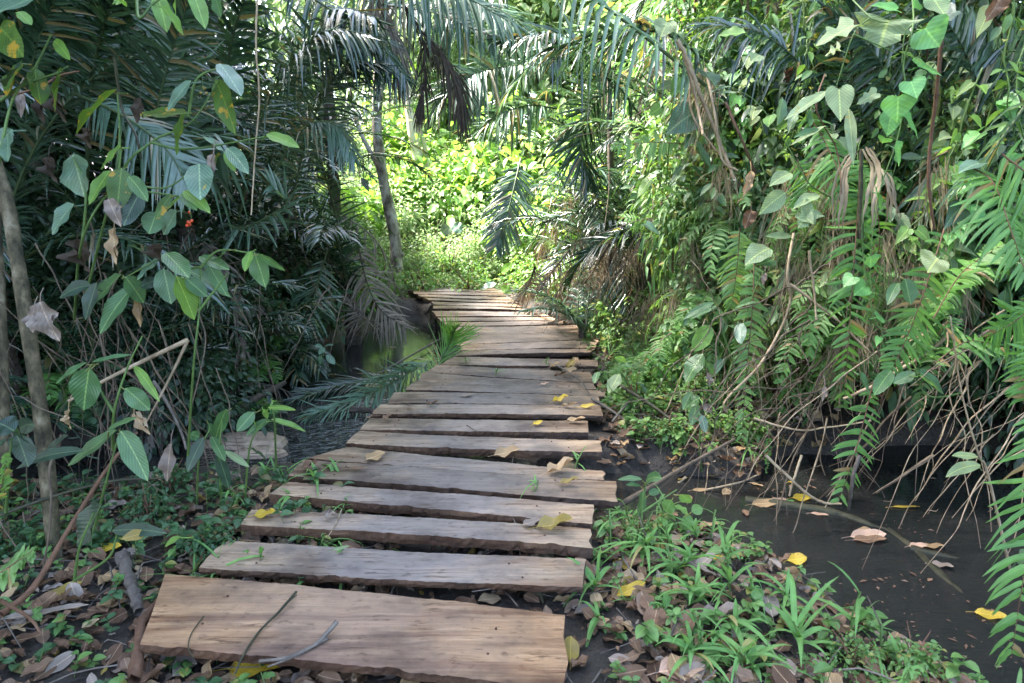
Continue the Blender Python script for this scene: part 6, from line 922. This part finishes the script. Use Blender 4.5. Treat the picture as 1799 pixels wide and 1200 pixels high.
# ------------------------------------------------------------------ lianas, dry stems and the root tangle
LN = [([(1190, 70), (1205, 100), (1230, 160), (1262, 235), (1290, 310)], 4.5, .015, 'thick tan liana hanging in a slant beside the shaggy trunk', 'liana'), ([(1200, 85), (1222, 180), (1232, 240)], 4.5, .011, 'tan liana twin close to the thick slanting one', 'liana'), ([(1240, 120), (1255, 200), (1268, 280), (1296, 300)], 4.45, .009, 'pale liana dropping to the climbers', 'liana'), ([(1215, 110), (1215, 200), (1265, 275)], 4.55, .008, 'thin tan liana crossing the pale one', 'liana'), ([(1275, 180), (1300, 240), (1325, 300)], 4.5, .01, 'dark stem slanting behind the tan lianas', 'stem_brown'),
      ([(1655, 40), (1650, 120), (1636, 240), (1632, 320), (1641, 400)], 3.3, .009, 'red brown woody vine beside the heart shaped leaves', 'stem_brown'), ([(1395, 410), (1385, 480), (1388, 540), (1345, 630), (1290, 690), (1274, 710), (1280, 725)], 3.9, .008, 'long pale vine curving across the narrow fern', 'liana'), ([(1388, 498), (1440, 540), (1475, 565), (1530, 620)], 3.7, .008, 'pale split stem lying diagonally behind the long fern', 'liana'), ([(1422, 440), (1430, 500), (1436, 560)], 3.6, .007, 'straight pale stem dropping beside the long fern', 'liana'), ([(1325, 735), (1400, 755), (1450, 752), (1530, 740)], 3.6, .006, 'pale stem swinging low across the root tangle', 'liana'), ([(1345, 800), (1400, 850), (1440, 880), (1480, 885)], 3.4, .009, 'thick pale root dipping its end into the pool', 'liana'), ([(1408, 800), (1395, 840), (1386, 870)], 3.5, .007, 'bent pale root end above the pool', 'liana'), ([(1510, 800), (1500, 850), (1493, 895)], 3.3, .011, 'grey stick standing in the pool under the fern tip', 'stick'), ([(1640, 800), (1580, 840), (1540, 865)], 3.4, .008, 'twisted greenish root reaching into the dark pool', 'root'), ([(1690, 560), (1640, 610), (1560, 660), (1480, 700)], 3.6, .011, 'pale root sloping from the bank top to the tangle', 'liana'), ([(1780, 560), (1720, 590), (1660, 640), (1600, 660)], 3.4, .007, 'thin twin root in the shadow under the bank', 'root'), ([(1735, 600), (1735, 680), (1725, 720)], 3.3, .004, 'curly hanging rootlet near the arching fern', 'root'), ([(1450, 130), (1435, 190), (1470, 260), (1480, 340)], 3.4, .004, 'brown tendril winding by the grey lobed leaf', 'stem_brown'), ([(1520, 300), (1515, 420), (1530, 540), (1545, 560), (1552, 610)], 3.3, .003, 'bright green tendril curling beside the long fern', 'stem'), ([(452, 0), (450, 90), (455, 180), (446, 280), (440, 380)], 4.2, .006, 'thin brown liana hanging straight before the dark palms', 'liana'), ([(200, 100), (215, 190), (240, 240), (250, 280)], 2.9, .006, 'dark thin stem slanting among the spotted leaves', 'stem_dark'), ([(0, 170), (60, 155), (110, 130), (140, 122)], 2.5, .004, 'brown twig carrying the mottled leaves', 'stem_brown'), ([(1070, 260), (1070, 330), (1062, 400)], 5.6, .005, 'pale dry stem hanging from the horizontal fern', 'liana'), ([(1240, 560), (1180, 700), (1140, 790)], 4.5, .005, 'thin yellowish cane leaning on the bank foot', 'liana'), ([(1010, 240), (1075, 225), (1140, 190)], 6.4, .005, 'arched dry brown stem over the dark palm', 'root')]
for pts, dp, r, lab, mt in LN:
    a = [P(p[0], p[1], dp+rng.normal(0, .04)) for p in pts]; m = MB(); n = 8*len(pts); pth = catmull(a, n); pth = pth+np.cumsum(rng.normal(0, r*.12, (n, 3)), axis=0); tube(m, pth, r*np.linspace(1, .7, n), 6, rough=.06)
    tag(m.build('liana', M[mt], None, a[0]), lab, 'liana')
def tangle(n, starts, spread, down, L, r, mat_i, m, wig=.05):
    for _ in range(n):
        s = starts[rng.integers(len(starts))]+rng.normal(0, 1, 3)*spread; d = nrm(np.asarray(down)+rng.normal(0, .45, 3)); l = rng.uniform(*L); k = 9
        p = s+d*np.linspace(0, l, k)[:, None]+np.cumsum(rng.normal(0, wig*l/3, (k, 3)), axis=0); p[:, 2] -= np.linspace(0, 1, k)**2*l*.25; g = np.maximum(H(p[:, 0], p[:, 1]), WZ-.1)+.01; p[:, 2] = np.maximum(p[:, 2], g)
        rr_ = rng.uniform(*r); pc = catmull(p, 26); tube(m, pc, np.linspace(rr_, rr_*.3, 26)*(1+.18*rng.normal(size=26)), 5, mat_i)
        if rng.random() < .5:
            for q in rng.integers(8, 24, 3): e = nrm(rng.normal(size=3)+np.asarray(down))*rng.uniform(.04, .16); tube(m, catmull([pc[q], pc[q]+e*.5+rng.normal(0, .01, 3), pc[q]+e], 6), np.linspace(rr_*.4, .0006, 6), 4, mat_i)
m = MB()
tangle(48, [P(1420, 560, 3.9), P(1380, 640, 3.9), P(1480, 640, 3.7), P(1540, 600, 3.7)], (.2, .15, .2), (-.5, -.25, -.8), (.3, 1.1), (.0015, .007), 0, m, .08)
tangle(30, [P(1180, 760, 4.7), P(1140, 720, 5.0), P(1220, 800, 4.4)], (.2, .15, .1), (-.4, -.3, -.5), (.15, .5), (.0015, .004), 1, m)
tangle(26, [P(1320, 560, 4.2), P(1250, 620, 4.5), P(1350, 700, 4.0)], (.25, .15, .25), (-.2, -.2, -1), (.2, .7), (.0015, .004), 1, m)
tangle(34, [P(1600, 620, 3.7), P(1700, 640, 3.5), P(1760, 680, 3.4)], (.25, .2, .2), (-.5, -.2, -.7), (.3, 1.1), (.0015, .006), 1, m)
tangle(36, [P(1300, 330, 5.0), P(1250, 400, 5.2), P(1210, 360, 5.4)], (.25, .15, .3), (0, -.1, -1), (.3, .9), (.0015, .005), 0, m)
tangle(70, [P(1100, 480, 6.6), P(1060, 440, 7.2), P(1180, 480, 5.8)], (.3, .2, .25), (-.3, -.2, -.7), (.3, .8), (.0015, .005), 0, m)
tag(m.build('root_tangle', [M['root'], M['liana']]), 'tangle of dry roots and thin stems hanging from the bank over the pool', 'roots', kind='stuff')
m = MB()
tangle(34, [P(80, 600, 3.3), P(160, 620, 3.4), P(60, 720, 3.0), P(230, 640, 3.6), P(120, 480, 3.4)], (.3, .25, .3), (.1, -.1, -1), (.4, 1.2), (.0015, .005), 0, m, .05)
tangle(34, [P(330, 470, 5.2), P(430, 450, 5.6), P(250, 480, 4.8), P(560, 470, 7.2)], (.5, .3, .3), (.1, -.1, -1), (.4, 1.2), (.002, .007), 0, m, .03)
tangle(20, [P(60, 560, 3.0), P(30, 640, 2.9), P(200, 600, 3.4)], (.3, .2, .3), (.2, -.1, -1), (.4, 1.0), (.003, .006), 0, m, .04)
tag(m.build('dry_stems', [M['root'], M['liana']]), 'thicket of thin dry stems in the shade under the shrubs', 'stems', kind='stuff')
# berries on the shrub
for px, py, dp, lab, mt in ((336, 388, 2.6, 'cluster of small red berries hanging in the shrubs', 'berry'), (357, 160, 2.7, 'cluster of green yellow berries along the spotted twig', 'olive')):
    o = P(px, py, dp); t = thing('berry_cluster', o, lab, 'berries'); m = MB(); tube(m, [o+(0, 0, .05), o+(0, 0, .02), o], .0015, 4); m.build('stalk', M['stem'], t, o)
    for q in range(6):
        c = o+rng.normal(0, .012, 3); a = np.linspace(0, math.pi, 7); m = MB(); tube(m, c+np.stack([0*a, 0*a, -np.cos(a)*.0062], 1), np.maximum(np.sin(a)*.0062, .0003), 8); m.build('berry', M[mt], t, o)
